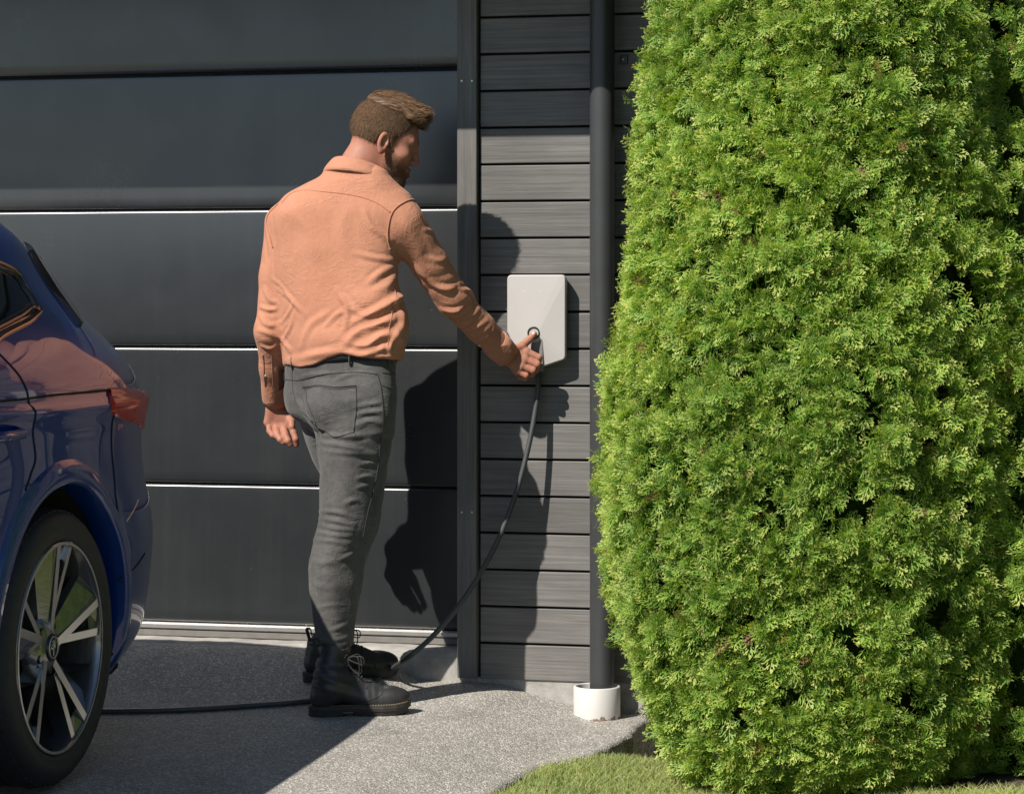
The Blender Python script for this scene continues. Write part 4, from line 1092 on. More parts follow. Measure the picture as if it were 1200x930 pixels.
def fade_into_skin(mat):
    nt = mat.node_tree; N, L = nt.nodes, nt.links; b = N['Principled BSDF']; src = b.inputs['Base Color'].links[0].from_socket
    sep = [n for n in N if n.type == 'SEPARATE_COLOR'][0]; tc = N.new('ShaderNodeTexCoord'); nz = N.new('ShaderNodeTexNoise'); nz.inputs['Scale'].default_value = 700; nz.inputs['Detail'].default_value = 3
    L.new(tc.outputs['Object'], nz.inputs['Vector']); ad = N.new('ShaderNodeMath'); ad.operation = 'ADD'; L.new(sep.outputs[1], ad.inputs[0]); L.new(nz.outputs['Fac'], ad.inputs[1])
    rp = N.new('ShaderNodeMapRange'); rp.inputs[1].default_value = .55; rp.inputs[2].default_value = 1.15; L.new(ad.outputs[0], rp.inputs[0])
    mx = N.new('ShaderNodeMix'); mx.data_type = 'RGBA'; mx.inputs[6].default_value = (.37, .16, .10, 1); L.new(rp.outputs[0], mx.inputs[0]); L.new(src, mx.inputs[7]); L.new(mx.outputs[2], b.inputs['Base Color'])
    bp = N.new('ShaderNodeBump'); bp.inputs['Strength'].default_value = .6; bp.inputs['Distance'].default_value = .002; L.new(nz.outputs['Fac'], bp.inputs['Height']); L.new(bp.outputs[0], b.inputs['Normal'])
MT['short_hair_strand'] = MT['stubble']
MT['stubble'] = MT['stubble'].copy(); fade_into_skin(MT['stubble'])
MT['beard'] = mat_hair('red_brown_beard', (0.065, 0.034, 0.021), (0.145, 0.078, 0.047), (0.26, 0.15, 0.09), 0.7, 0.2)

MT['beard_base'] = MT['beard'].copy(); fade_into_skin(MT['beard_base'])

# ------------------------------------------------------------------ joints, read off the photograph and set at their own distance from the wall
K = lambda x, y, d: P(x, y, d)
SH_L, EL_L, WR_L = K(333, 262, -0.40), K(318, 388, -0.45), K(323, 470, -0.33)
SH_R, EL_R, WR_R = K(474, 264, -0.43), K(532, 352, -0.30), K(593, 415, -0.135)
NECK = K(420, 204, -0.395)
f0 = math.radians(7); f1 = math.radians(18)
_h = math.cos(f0) * RGT + math.sin(f0) * FWD
HF = math.cos(f1) * _h - math.sin(f1) * UP                      # the way the face points
HL = math.cos(f0) * FWD - math.sin(f0) * RGT                    # towards his left ear
HU = np.cross(HF, HL)
HS = 1.01
HO = K(451, 168, -0.43) + HL * 0.078 * HS                       # between the ears
def hp(u, v, w): return HO + HS * (u * HF + v * HL + w * HU)

def build_person():
    skin_parts = []
    # ---------------- shirt
    lo = np.array([K(296, 300, -0.4)[0] - 0.02, -0.68, K(400, 500, -0.45)[2]]); hi = np.array([K(612, 400, -0.1)[0] + 0.02, -0.06, K(400, 176, -0.45)[2]])
    g = Grid(lo, hi, 0.0040)
    torso = rows_sdf(g, [(206, 392, 448, .055, -.410, .0), (216, 366, 462, .078, -.412, .05), (230, 340, 478, .098, -.415, .08), (250, 322, 484, .115, -.42, .1), (275, 319, 474, .122, -.425, .15), (300, 320, 466, .126, -.43, .2),
        (330, 322, 467, .126, -.44, .28), (352, 324, 474, .130, -.447, .34), (378, 326, 478, .132, -.453, .38), (398, 328, 477, .138, -.457, .4), (412, 330, 474, .138, -.457, .4), (422, 331, 472, .138, -.457, .4), (432, 332, 469, .136, -.457, .4), (442, 334, 465, .130, -.457, .4)], 2.5)
    trap = smin(cone(g, K(420, 208, -.41), K(352, 248, -.41), .052, .050), cone(g, K(420, 208, -.41), K(460, 246, -.42), .052, .052), .03)
    F = smin(torso, trap, .05); F = smin(F, cone(g, K(398, 214, -.43), K(438, 216, -.43), .046, .046), .04)
    al = chain(g, [(SH_L, .060), ((SH_L + EL_L) / 2, .055), (EL_L, .049), ((EL_L + WR_L) / 2, .044), (WR_L + (EL_L - WR_L) * .06, .039)], .02)
    ar = chain(g, [(SH_R, .060), ((SH_R + EL_R) / 2, .056), (EL_R, .050), ((EL_R + WR_R) / 2, .045), (WR_R + (EL_R - WR_R) * .05, .041)], .02)
    F = smin(F, al, .022); F = smin(F, ar, .035)
    uu_ = (g.X * RGT[0] + g.Y * RGT[1]); hx_ = [K(x_, y_, -.50) for x_, y_ in ((325, 424), (335, 428), (352, 431), (368, 428), (385, 421), (400, 415), (418, 416), (434, 420), (452, 419), (470, 422), (482, 420))]
    F = smax(F, (np.interp(uu_, [p @ RGT for p in hx_], [p[2] for p in hx_]) - g.Z - 0.5 * np.maximum(0, uu_ - hx_[-1] @ RGT) - .25 * np.maximum(0, g.Y + .48)).astype(np.float32) - np.where(uu_ > hx_[-1] @ RGT + .02, 1, 0).astype(np.float32) - np.where(uu_ < hx_[0] @ RGT - .004, 1, 0).astype(np.float32), .010)
    # sleeves end in open cuffs
    for wr, el, r in ((WR_L, EL_L, .031), (WR_R, EL_R, .033)):
        d = (wr - el) / np.linalg.norm(wr - el); F = smax(F, -cone(g, wr - d * .03, wr + d * .08, r, r + .002), .004)
        cut = ((g.X - wr[0]) * d[0] + (g.Y - wr[1]) * d[1] + (g.Z - wr[2]) * d[2]) - 0.004
        far = np.sqrt((g.X - wr[0]) ** 2 + (g.Y - wr[1]) ** 2 + (g.Z - wr[2]) ** 2) - 0.09
        F = np.maximum(F, np.where(far < 0, cut, -1).astype(np.float32))
    V, Q = surface_nets(F, g); V = relax(V, Q, 3)
    sh = Surf(V, Q); sh.gain = 1.2
    r = np.random.default_rng(5)
    Z = lambda L, ox=280, oy=170, s=3.321: [(ox + a / s, oy + b / s) for a, b in L]
    folds = [  # (polyline in the enlarged crop, height, width)
        ([(590, 375), (520, 320), (485, 255)], .006, .010), ([(600, 450), (530, 440), (450, 420)], .0065, .009), ([(615, 470), (550, 500), (500, 540)], .007, .010),
        ([(700, 560), (600, 610), (500, 665), (430, 700)], .013, .014), ([(640, 490), (580, 545), (520, 575)], .006, .012), ([(650, 660), (560, 690), (470, 720), (400, 790)], .012, .013), ([(610, 600), (640, 680), (600, 770)], .008, .012),
        ([(400, 590), (460, 650), (500, 660)], .006, .010), ([(380, 560), (420, 640), (410, 720)], .006, .009), ([(640, 760), (560, 740), (500, 780), (430, 775)], .011, .012), ([(645, 800), (560, 790), (480, 815), (400, 800)], .010, .010),
        ([(620, 730), (590, 780), (590, 820)], .007, .009), ([(390, 800), (300, 815), (180, 845)], .008, .012), ([(160, 690), (190, 660), (220, 600)], .004, .007), ([(170, 760), (200, 710), (210, 660)], .005, .008), ([(240, 790), (280, 700), (370, 640)], .005, .012),
        ([(130, 300), (140, 420), (150, 560)], .006, .010), ([(150, 560), (200, 600), (260, 660)], .004, .008), ([(130, 520), (180, 570), (230, 640)], .004, .007), ([(340, 700), (380, 660), (420, 640)], .005, .008),
        ([(160, 250), (250, 300), (300, 420)], .003, .020), ([(420, 240), (400, 330), (420, 450)], .003, .022), ([(200, 800), (170, 760), (150, 700)], .006, .010),
        ([(690, 215), (740, 280), (770, 340)], .003, .009), ([(640, 300), (700, 400), (720, 470)], .003, .014), ([(720, 330), (765, 335), (790, 390)], .004, .007), ([(730, 440), (780, 450), (810, 440)], .003, .009), ([(690, 480), (740, 530), (830, 510)], .004, .011),
        ([(740, 540), (810, 560), (870, 535)], .008, .010), ([(790, 640), (850, 645), (915, 580)], .009, .009), ([(800, 670), (870, 660), (925, 600)], .006, .008), ([(860, 560), (900, 570), (930, 620)], .006, .008), ([(840, 740), (890, 700), (930, 640)], .005, .009),
        ([(100, 560), (120, 600), (150, 620)], .007, .008), ([(85, 630), (120, 640), (150, 635)], .008, .007), ([(80, 660), (110, 700), (150, 700)], .006, .008), ([(75, 720), (110, 730), (150, 750)], .005, .008), ([(105, 310), (125, 420), (120, 520)], .005, .010), ([(90, 780), (120, 790), (150, 775)], .006, .007)]
    for L, a, s in folds: sh.fold(Z(L), a, s); 
    sh.done()
    for k, (L, a, s) in enumerate([([(545, 330), (556, 342), (560, 352)], .005, .008), ([(540, 390), (556, 385), (572, 374)], .006, .008), ([(556, 405), (566, 398), (580, 384)], .005, .007), ([(530, 372), (548, 372), (562, 360)], .005, .008)]): sh.fold(L, a, s)
    sh.V += sh.N * (0.0016 * noise3(sh.V * np.array([60, 60, 45]), 21) + 0.0022 * noise3(sh.V * np.array([22, 22, 30]), 22))[:, None]
    sh.V = relax(sh.V, sh.Q, 1, 0.35); sh.done()

    # ---------------- head and neck
    ctr = HO; g = Grid(ctr - np.array([.19, .19, .25]), ctr + np.array([.19, .19, .19]), 0.0024)
    h = Local(g, HO, HF / HS, HL / HS, HU / HS)
    skull = ell(h, (-.010, 0, .050), (.100, .077, .094))
    face = smin(skull, ell(h, (.034, 0, -.028), (.060, .060, .080)), .03)
    face = smin(face, ell(h, (.072, 0, -.094), (.026, .030, .022)), .03)
    face = smin(face, ell(h, (.056, 0, .030), (.044, .062, .050)), .02)
    for sgn in (-1, 1):
        face = smin(face, ell(h, (.064, sgn * .040, -.014), (.026, .026, .022)), .02)                     # cheek bones
        face = smin(face, cone(h, (.092, sgn * .012, .030), (.078, sgn * .048, .032), .011, .009), .012)   # brow
        face = smax(face, -ell(h, (.104, sgn * .033, .011), (.018, .017, .013)), .012)                     # eye hollow
        face = smin(face, ell(h, (.078, sgn * .033, .010), (.0135, .0135, .0125)), .003)                   # lidded eye
        face = smin(face, ell(h, (.101, sgn * .013, -.026), (.011, .008, .008)), .006)                     # nostril wing
    face = smin(face, cone(h, (.097, 0, .024), (.110, 0, -.017), .0085, .0108), .010)
    face = smin(face, ell(h, (.112, 0, -.020), (.012, .0115, .0105)), .006)
    face = smin(face, ell(h, (.093, 0, -.050), (.014, .026, .0075)), .006); face = smin(face, ell(h, (.090, 0, -.063), (.014, .023, .0085)), .006)
    face = smax(face, -ell(h, (.109, 0, -.0565), (.008, .028, .0022)), .004)
    base_face = face
    for sgn in (-1, 1):                                                                                    # ears
        tl = 0.35
        eo = np.array([-.006, sgn * .080, .000]); e0 = np.array([.92, sgn * .39 * -1, 0]) ; e0 /= np.linalg.norm(e0); e2 = np.array([-.18, 0, .98]); e1 = np.cross(e2, e0)
        le = Local(h, eo, e0, e1, e2)
        ear = ell(le, (0, 0, .004), (.0185, .0075, .032)); ear = smin(ear, ell(le, (.003, 0, -.024), (.011, .006, .012)), .008)
        sidev = sgn * 1.0 * np.sign(e1[1]) if abs(e1[1]) > 1e-6 else 1
        ear = smax(ear, -ell(le, (.003, sidev * .009, .003), (.0115, .009, .020)), .005)
        ear = smin(ear, ell(le, (.013, sidev * .003, -.003), (.005, .005, .008)), .004)
        face = smin(face, ear, .006)
    nk = cone(g, hp(-.030, 0, -.03), NECK + np.array([0, 0, -0.01]), .054, .060)
    nk2 = cone(g, hp(-.045, 0, -.01), K(407, 206, -.41), .040, .046)
    F = smin(face, smin(nk, nk2, .03), .025)
    F = smax(F, (g.Z - 99).astype(np.float32), .01)
    V, Q = surface_nets(F, g); V = relax(V, Q, 1, .5); headS = Surf(V, Q); skin_parts.append((V, Q))
    # hair caps
    u, v, w = h.X, h.Y, h.Z
    topE = smin(ell(h, (-.004, 0, .082), (.105, .074, .084)), ell(h, (.056, 0, .114), (.044, .052, .034)), .03)
    topE = smin(topE, ell(h, (.080, -.004, .124), (.020, .040, .024)), .02)
    crease = np.maximum(np.abs(v) - .058 + 0.10 * np.maximum(0, w - .12), 0.092 - w - 0.30 * np.clip(-u - .02, 0, 1) * 0 - .0 * u)
    top = smax(topE, (0.098 - w - 0.16 * u), .006); top = smax(top, (np.abs(v) - 0.070).astype(np.float32), .01)
    top = smax(top, -(u + 0.092), .02)
    Vt, Qt = surface_nets(top, g); Vt = relax(Vt, Qt, 2)
    dens = sstep(-.075, .015, w + .10 * u) * sstep(.0, .02, np.interp(np.clip(w, -.1, .2), [-.1, -.04, -.02, .03, .055, .09, .2], [.018, .020, .024, .034, .058, .078, .085]) - u + .004)
    side = base_face - (0.0012 + 0.0045 * dens).astype(np.float32)
    front = u - np.interp(np.clip(w, -.1, .2), [-.1, -.04, -.02, .03, .055, .09, .2], [.018, .020, .024, .034, .058, .078, .085]).astype(np.float32)
    side = smax(side, front, .004); side = smax(side, -.062 - w - 0.25 * (u + .05), .004)
    earcut = -(np.sqrt(((u + .004) / .022) ** 2 + ((w + .004) / .036) ** 2) - 1) * .02
    side = smax(side, earcut.astype(np.float32), .003)
    nape = (-.045 - w) ; side = smax(side, np.where(u > -.03, -.030 - w, -1).astype(np.float32), .006)
    Vs, Qs = surface_nets(side, g); Vs = relax(Vs, Qs, 1)
    # beard cap
    bd = base_face - 0.0035
    bd = smax(bd, w + .012 - 0.9 * np.maximum(0, .030 - u) - np.where(u > .075, 0, 0), .004)
    bd = smax(bd, (w + .028 + 0.55 * (u - .06)) - 0.0 * u, .006)
    bd = smax(bd, .014 - u - 0.25 * (w + .06), .006); bd = smax(bd, -.128 - w, .004)
    bd = smax(bd, -ell(h, (.112, 0, -.056), (.02, .022, .010)), .003)
    Vb, Qb = surface_nets(bd, g); Vb = relax(Vb, Qb, 1)

    # ---------------- hands
    def hand(wrist, dirw, mcps, pips, dips, tips, thumb, fr, h_, palm_extra=()):
        pts = np.array([wrist] + mcps + pips + dips + tips + thumb); g = Grid(pts.min(0) - .035, pts.max(0) + .035, h_)
        F = cone(g, wrist - dirw * .06, wrist, .029, .026)
        for m in mcps: F = smin(F, cone(g, wrist, m, .020, .0125), .012)
        for a, b in zip(mcps[:-1], mcps[1:]): F = smin(F, cone(g, a, b, .0115, .0115), .008)
        for e in palm_extra: F = smin(F, cone(g, e[0], e[1], e[2], e[3]), .012)
        for m, p, d, t, r_ in zip(mcps, pips, dips, tips, fr):
            fg = chain(g, [(m, r_ + .0012), (p, r_ + .0004), (d, r_ - .0004), (t, r_ - .0014)], .003); F = smin(F, fg, .0035)
        th = chain(g, [(thumb[0], .0150), (thumb[1], .0125), (thumb[2], .0112), (thumb[3], .0096)], .005); F = smin(F, th, .007)
        V, Q = surface_nets(F, g); return relax(V, Q, 1, .4), Q
    k3 = lambda L: [K(*a) for a in L]
    dR = (WR_R - EL_R) / np.linalg.norm(WR_R - EL_R); dL = (WR_L - EL_L) / np.linalg.norm(WR_L - EL_L)
    VR, QR = hand(WR_R + dR * .012, dR, k3([(617, 412, -.108), (615, 420.5, -.116), (611, 428.5, -.122), (606, 435, -.125)]), k3([(631.5, 419, -.104), (629.5, 427, -.112), (624.5, 434, -.117), (616.5, 440, -.121)]),
        k3([(630, 427.5, -.087), (628, 433.5, -.094), (623, 438.5, -.10), (615.5, 443, -.105)]), k3([(621, 427, -.080), (619, 433, -.084), (614.5, 438, -.088), (608.5, 442, -.094)]),
        k3([(602, 410, -.128), (612, 405.5, -.109), (619.5, 398.5, -.090), (626, 391.5, -.080)]), [.0108, .0110, .0104, .0090], .0018)
    VL, QL = hand(WR_L + dL * .010, dL, k3([(340, 497, -.325), (331.5, 499.5, -.328), (322.5, 498.5, -.328), (315, 495, -.326)]), k3([(344, 506.5, -.350), (334.5, 509.5, -.356), (325, 508.5, -.356), (315.8, 505, -.350)]),
        k3([(346.5, 514.5, -.358), (337.5, 516.5, -.366), (328.5, 515, -.366), (319.5, 510, -.362)]), k3([(347.5, 521, -.352), (340, 520.5, -.362), (331.5, 518.5, -.364), (323.5, 512, -.362)]),
        k3([(331, 478, -.312), (338, 486, -.318), (341.5, 494, -.336), (342, 500, -.350)]), [.0098, .0102, .0098, .0086], .0018, [(K(317, 480, -.335), K(315, 494, -.33), .015, .0135)])
    skin_parts += [(VR, QR), (VL, QL)]

    # ---------------- jeans
    lo = np.array([K(320, 500, -.4)[0] - .03, -.74, K(390, 775, -.4)[2]]); hi = np.array([K(478, 500, -.4)[0] + .03, -.14, K(400, 404, -.45)[2]]); g = Grid(lo, hi, 0.0045)
    pel = rows_sdf(g, [(405, 338, 465, .112, -.455, .4), (420, 334, 466, .118, -.455, .4), (436, 332, 464, .125, -.455, .42), (455, 332, 465, .133, -.455, .45), (478, 338, 465, .135, -.457, .45), (494, 352, 463, .128, -.46, .45), (508, 368, 460, .10, -.47, .45)], 2.4)
    rl = [(K(411, 480, -.495), .112), (K(415, 512, -.51), .114), (K(415, 548, -.522), .104), (K(410.5, 600, -.537), .093), (K(402, 634, -.545), .089), (K(394, 668, -.553), .0855), (K(393, 702, -.561), .074), (K(392, 732, -.568), .063), (K(392.5, 757, -.575), .053)]
    ll = [(K(382, 468, -.42), .106), (K(389, 500, -.37), .099), (K(398, 530, -.34), .094), (K(409, 562, -.325), .087), (K(418, 604, -.315), .078), (K(403, 655, -.305), .072), (K(395, 705, -.292), .063), (K(391, 748, -.282), .054)]
    R_ = leg_sdf(g, [(p_, r_ * .925) for p_, r_ in rl], math.radians(40)); L_ = leg_sdf(g, [(p_, r_ * .93) for p_, r_ in ll], math.radians(32), 2.6)
    but = smin(ell(g, K(386, 478, -.555), (.076, .068, .078)), ell(g, K(357, 466, -.44), (.055, .066, .070)), .012)
    F = smin(pel, but, .03); F = smin(F, R_, .025); F = smin(F, L_, .008)
    inner_j = F + .016; gj = g
    V, Q = surface_nets(F, g); V = relax(V, Q, 3); je = Surf(V, Q); je.gain = 1.35
    ZJ = lambda L: [(290 + a / 3.876, 400 + b / 3.876) for a, b in L]
    for L, a, s in [([(330, 455), (450, 480), (585, 512)], .007, .009), ([(330, 492), (450, 505), (590, 520)], .006, .008), ([(340, 425), (470, 430), (610, 415)], .007, .009), ([(500, 330), (560, 318), (615, 320)], .006, .008), ([(490, 300), (560, 285), (610, 275)], .005, .008), ([(500, 380), (560, 360), (612, 372)], .005, .008),
        ([(500, 620), (540, 612), (570, 618)], .006, .006), ([(495, 665), (530, 655), (555, 658)], .005, .006), ([(505, 560), (550, 555), (580, 560)], .004, .007), ([(440, 740), (480, 720), (510, 725)], .005, .008), ([(318, 770), (400, 775), (500, 800)], .007, .007), ([(318, 800), (400, 815), (490, 835)], .007, .007),
        ([(322, 830), (400, 850), (480, 855)], .006, .007), ([(316, 865), (390, 880), (470, 880)], .006, .007), ([(300, 900), (380, 905), (470, 915)], .005, .008), ([(210, 200), (240, 280), (310, 370)], .006, .010), ([(230, 170), (300, 150), (420, 150)], .005, .007), ([(270, 310), (330, 390), (360, 410)], .005, .009), ([(210, 260), (250, 330), (310, 400)], .007, .010), ([(390, 180), (470, 150), (590, 150)], .004, .007)]: je.fold(ZJ(L), a, s)
    ZK = lambda L: [(330 + a / 4.043, 640 + b / 4.043) for a, b in L]
    for L, a, s in [([(150, 440), (220, 445), (310, 430)], .006, .006), ([(155, 465), (220, 480), (310, 455)], .007, .005), ([(150, 300), (220, 280), (305, 275)], .003, .006), ([(280, 60), (310, 45), (345, 30)], .005, .007), ([(130, 150), (180, 190), (260, 190)], .003, .010), ([(200, 400), (260, 390), (310, 370)], .004, .007), ([(125, 60), (200, 80), (290, 60)], .003, .01)]: je.fold(ZK(L), a, s)
    je.V += je.N * (0.0012 * noise3(je.V * np.array([70, 70, 50]), 31) + 0.0016 * noise3(je.V * np.array([20, 20, 60]), 32))[:, None]
    je.V = relax(je.V, je.Q, 1, .3); je.done()

    # ---------------- the body itself: head, hands and what the clothes cover, one mesh
    gb = Grid([K(300, 300, -.4)[0], -.68, K(390, 815, -.4)[2]], [K(600, 400, -.1)[0], -.10, hp(0, 0, -.02)[2]], .009)
    Bt = rows_sdf(gb, [(212, 385, 455, .055, -.41, .0), (235, 345, 472, .08, -.415, .08), (275, 328, 466, .105, -.425, .15), (330, 332, 464, .115, -.44, .28), (390, 340, 462, .12, -.455, .38), (440, 345, 455, .11, -.455, .4), (490, 365, 452, .10, -.46, .45), (505, 380, 445, .08, -.47, .45)], 2.4)
    arms = smin(chain(gb, [(SH_L, .045), (EL_L, .038), (WR_L, .026)], .02), chain(gb, [(SH_R, .048), (EL_R, .042), (WR_R, .028)], .02), .01)
    legs = smin(chain(gb, [(p, max(.03, q - .024)) for p, q in rl] + [(K(393, 805, -.58), .035)], .02), chain(gb, [(p, max(.03, q - .024)) for p, q in ll] + [(K(385, 775, -.285), .035)], .02), .01)
    B = smin(smin(Bt, arms, .03), legs, .03); B = smin(B, cone(gb, NECK - np.array([0, 0, .08]), hp(-.03, 0, -.05), .055, .05), .03)
    Vq, Qq = surface_nets(B, gb); skin_parts.append((relax(Vq, Qq, 2), Qq))
    off = 0; VV = []; QQ = []
    for V_, Q_ in skin_parts: VV.append(V_); QQ.append(Q_ + off); off += len(V_)
    VV = np.concatenate(VV); QQ = np.concatenate(QQ)
    body = new_mesh('person', VV, QQ, MT['skin'], None, True)
    tag(body, 'man in terracotta shirt, grey jeans and black boots pressing the wall charger', 'person')
    shirt = new_mesh('shirt', sh.V, sh.Q, MT['shirt'], body, True)
    jeans = new_mesh('jeans', je.V, je.Q, MT['jeans'], body, True)

    # collar: stand and fold, round the neck and down to the throat
    cc = K(419, 199, -.402); e0 = RGT; e1 = FWD; V = []; n = 56
    prof = [(-.012, .012), (-.004, .0155), (.002, .0135), (.011, .004), (.024, -.011), (.033, -.027), (.023, -.035), (.004, -.012)]
    for a in np.linspace(0, 2 * math.pi, n, endpoint=False):
        ca, sa = math.cos(a), math.sin(a); tilt = -0.20 * ca * .088 - 0.24 * sa * .075
        for dr, dz in prof: V.append(cc + e0 * ca * (.076 + dr) + e1 * sa * (.064 + dr) + UP * (dz + tilt))
    m = len(prof); Fc = [(i * m + j, ((i + 1) % n) * m + j, ((i + 1) % n) * m + (j + 1) % m, i * m + (j + 1) % m) for i in range(n) for j in range(m)]
    col = new_mesh('collar', V, Fc, MT['shirt'], shirt, True)
    md = col.modifiers.new('round', 'SUBSURF'); md.levels = md.render_levels = 1
    # seams
    sm = MT['shirt_seam']
    sh.seam('yoke_seam', Z([(165, 225), (210, 185), (330, 182), (450, 196), (530, 222), (590, 262)]), .0013, sm, shirt)
    sh.seam('armhole_seam', Z([(690, 212), (640, 225), (600, 258), (583, 310), (578, 365), (590, 410)]), .0026, sm, shirt, .0015)
    sh.seam('armhole_seam', Z([(150, 225), (120, 262), (108, 300), (118, 350), (128, 400)]), .0022, sm, shirt, .001)
    sh.seam('side_seam', Z([(625, 500), (612, 590), (590, 690), (580, 780)]), .0013, sm, shirt)
    sh.seam('sleeve_seam', Z([(600, 400), (660, 520), (740, 640), (820, 745)]), .0013, sm, shirt)
    # cuffs
    def cuff(wr, el, r0, r1, ln, flare=0.0):
        d = (wr - el) / np.linalg.norm(wr - el); pr = []
        pts = [wr - d * ln, wr - d * ln * .96, wr - d * ln * .5, wr + d * .006, wr + d * .010, wr + d * .006, wr - d * .02]; rad = [r0 - .006, r0, (r0 + r1) / 2, r1 + flare, r1 + flare - .001, r1 + flare - .004, r1 - .005]
        V, Fc = tube_data(pts, rad, 36, False); V += 0.0012 * noise3(V * 70, 8)[:, None] * 1.0
        return new_mesh('cuff', V, Fc, MT['shirt'], shirt, True), d
    cr, d_ = cuff(WR_R, EL_R, .0450, .0420, .062); cl, d2_ = cuff(WR_L, EL_L, .0405, .0380, .058)
    cs = Surf(*(lambda me: (np.array([v_.co[:] for v_ in me.vertices], float), np.array([p.vertices[:] for p in me.polygons])))(cr.data)); cs2 = Surf(*(lambda me: (np.array([v_.co[:] for v_ in me.vertices], float), np.array([p.vertices[:] for p in me.polygons])))(cl.data))
    def button(S0, x, y, parent, r=.0052):
        p = S0.pick(x, y); k = np.argmin(((S0.V - p) ** 2).sum(1)); nn = S0.N[k]; bm = bmesh.new()
        bmesh.ops.create_cone(bm, cap_ends=True, segments=16, radius1=r, radius2=r * .8, depth=.0025, matrix=Matrix.Translation(p + nn * .001) @ Vector(nn).to_track_quat('Z', 'Y').to_matrix().to_4x4()); bm_obj('button', bm, MT['button'], parent)
    button(cs, 578.5, 421, cr); button(sh, 558, 411, shirt)
    button(cs2, 311.5, 462, cl, .0042); button(sh, 311, 440, shirt, .0042)
    sh.seam('sleeve_placket', [(308, 415), (309.5, 435), (311, 452)], .0022, MT['shirt'], shirt, .001)
    sh.seam('sleeve_placket', [(318, 415), (319, 435), (320, 452)], .0015, sm, shirt, .0006)
    # jeans details
    js = MT['jeans_seam']
    pk = [je.pick(*p) for p in ZJ([(252, 205), (494, 200), (480, 415), (395, 432), (325, 385)])]
    ring_ = ZJ([(252, 205), (494, 200)]); je.seam('pocket_seam', ZJ([(250, 206), (370, 206), (494, 200)]), .0020, js, jeans, .001); je.seam('pocket_seam', ZJ([(250, 214), (370, 215), (492, 209)]), .0011, js, jeans, .0006)
    je.seam('pocket_seam', ZJ([(494, 200), (495, 300), (482, 415)]), .0016, js, jeans, .0008); je.seam('pocket_seam', ZJ([(482, 415), (430, 428), (385, 430), (322, 386)]), .0014, js, jeans, .0006); je.seam('pocket_seam', ZJ([(250, 206), (280, 300), (322, 386)]), .0014, js, jeans, .0006)
    je.seam('side_seam', ZJ([(588, 140), (605, 200), (615, 300), (614, 390), (600, 520), (570, 680), (545, 780), (520, 900)]), .0016, js, jeans, .0006)
    je.seam('yoke_seam', ZJ([(155, 172), (240, 175), (340, 150), (460, 140), (588, 150)]), .0015, js, jeans, .0006)
    je.seam('centre_seam', ZJ([(206, 108), (205, 180), (230, 290), (300, 360)]), .0016, js, jeans, .0006)
    je.seam('pocket_seam', ZJ([(612, 142), (680, 150)]), .0014, js, jeans, .0006); je.seam('pocket_seam', ZJ([(610, 200), (645, 210), (682, 210)]), .0014, js, jeans, .0006)
    bl = [je.pick(*p) for p in ((337, 424), (360, 421.5), (385, 419), (410, 417), (440, 417.5), (466, 420))]
    tube('belt', spline([p + np.array([0, -.006, .004]) for p in bl], 40), .016, MT['belt'], jeans, 10, True, .35)
    for bx, by in ((343, 424), (411, 420), (458, 422)):
        p = je.pick(bx, by); tube('belt_loop', [p + np.array([0, -.004, .020]), p + np.array([0, -.0125, .010]), p + np.array([0, -.0125, -.008]), p + np.array([0, -.003, -.020])], .0055, MT['jeans'], jeans, 8, True, .4)
    p0, p1 = je.pick(377, 424), je.pick(407, 422)

    # ---------------- hair
    def cap(name, V, Q, mat, parent, tone):
        o = new_mesh(name, V, Q, mat, parent, True); ca = o.data.color_attributes.new('tone', 'FLOAT_COLOR', 'POINT'); c4 = np.ones((len(V), 4), np.float32); c4[:, 0] = tone; ca.data.foreach_set('color', c4.ravel()); return o
    rr = np.random.default_rng(3)
    Nt = vnormals(Vt, Qt); loc = np.stack([(Vt - HO) @ HF, (Vt - HO) @ HL, (Vt - HO) @ HU], 1) / HS
    groove = np.sin(loc[:, 1] * 330 + 3.0 * np.sin(loc[:, 0] * 40)) * .5 + np.sin(loc[:, 1] * 700 + loc[:, 0] * 60) * .5
    Vt2 = Vt + Nt * (0.0022 * groove)[:, None]
    hair = cap('hair', Vt2, Qt, MT['hair'], body, 0.25 + 0.18 * groove)
    def strands(name, V, Q, n, L, dirf, w, seg, mat, parent, lift, tone0, wob=.15, mask=None):
        N = vnormals(V, Q); k = rr.integers(0, len(V), n * 3)
        if mask is not None: k = k[mask(k)]
        k = k[:n]; n = len(k)
        p = V[k] - N[k] * .001; d = dirf(p) + rr.normal(0, wob, (n, 3)); nn = N[k]
        d = d - nn * (d * nn).sum(1)[:, None]; d /= np.linalg.norm(d, axis=1)[:, None] + 1e-9; d = d + nn * lift; d /= np.linalg.norm(d, axis=1)[:, None]
        ln = L * rr.uniform(.6, 1.25, n); s = np.cross(d, nn); s /= np.linalg.norm(s, axis=1)[:, None] + 1e-9
        rows = []; tt = np.linspace(0, 1, seg + 1); cur = p.copy()
        for i, t in enumerate(tt):
            ww = w * (1 - .75 * t); rows.append(np.stack([cur - s * ww, cur + s * ww], 1)); cur = cur + d * (ln / seg)[:, None]; d = d + dirf(cur) * .10 - nn * 0.12 * lift + rr.normal(0, .04, (n, 3)); d /= np.linalg.norm(d, axis=1)[:, None]
        G_ = np.stack(rows, 1); V_ = G_.reshape(-1, 3); per = 2 * (seg + 1); b = np.arange(n)[:, None] * per
        Fq = np.concatenate([np.stack([b[:, 0] + 2 * i, b[:, 0] + 2 * i + 1, b[:, 0] + 2 * i + 3, b[:, 0] + 2 * i + 2], 1) for i in range(seg)])
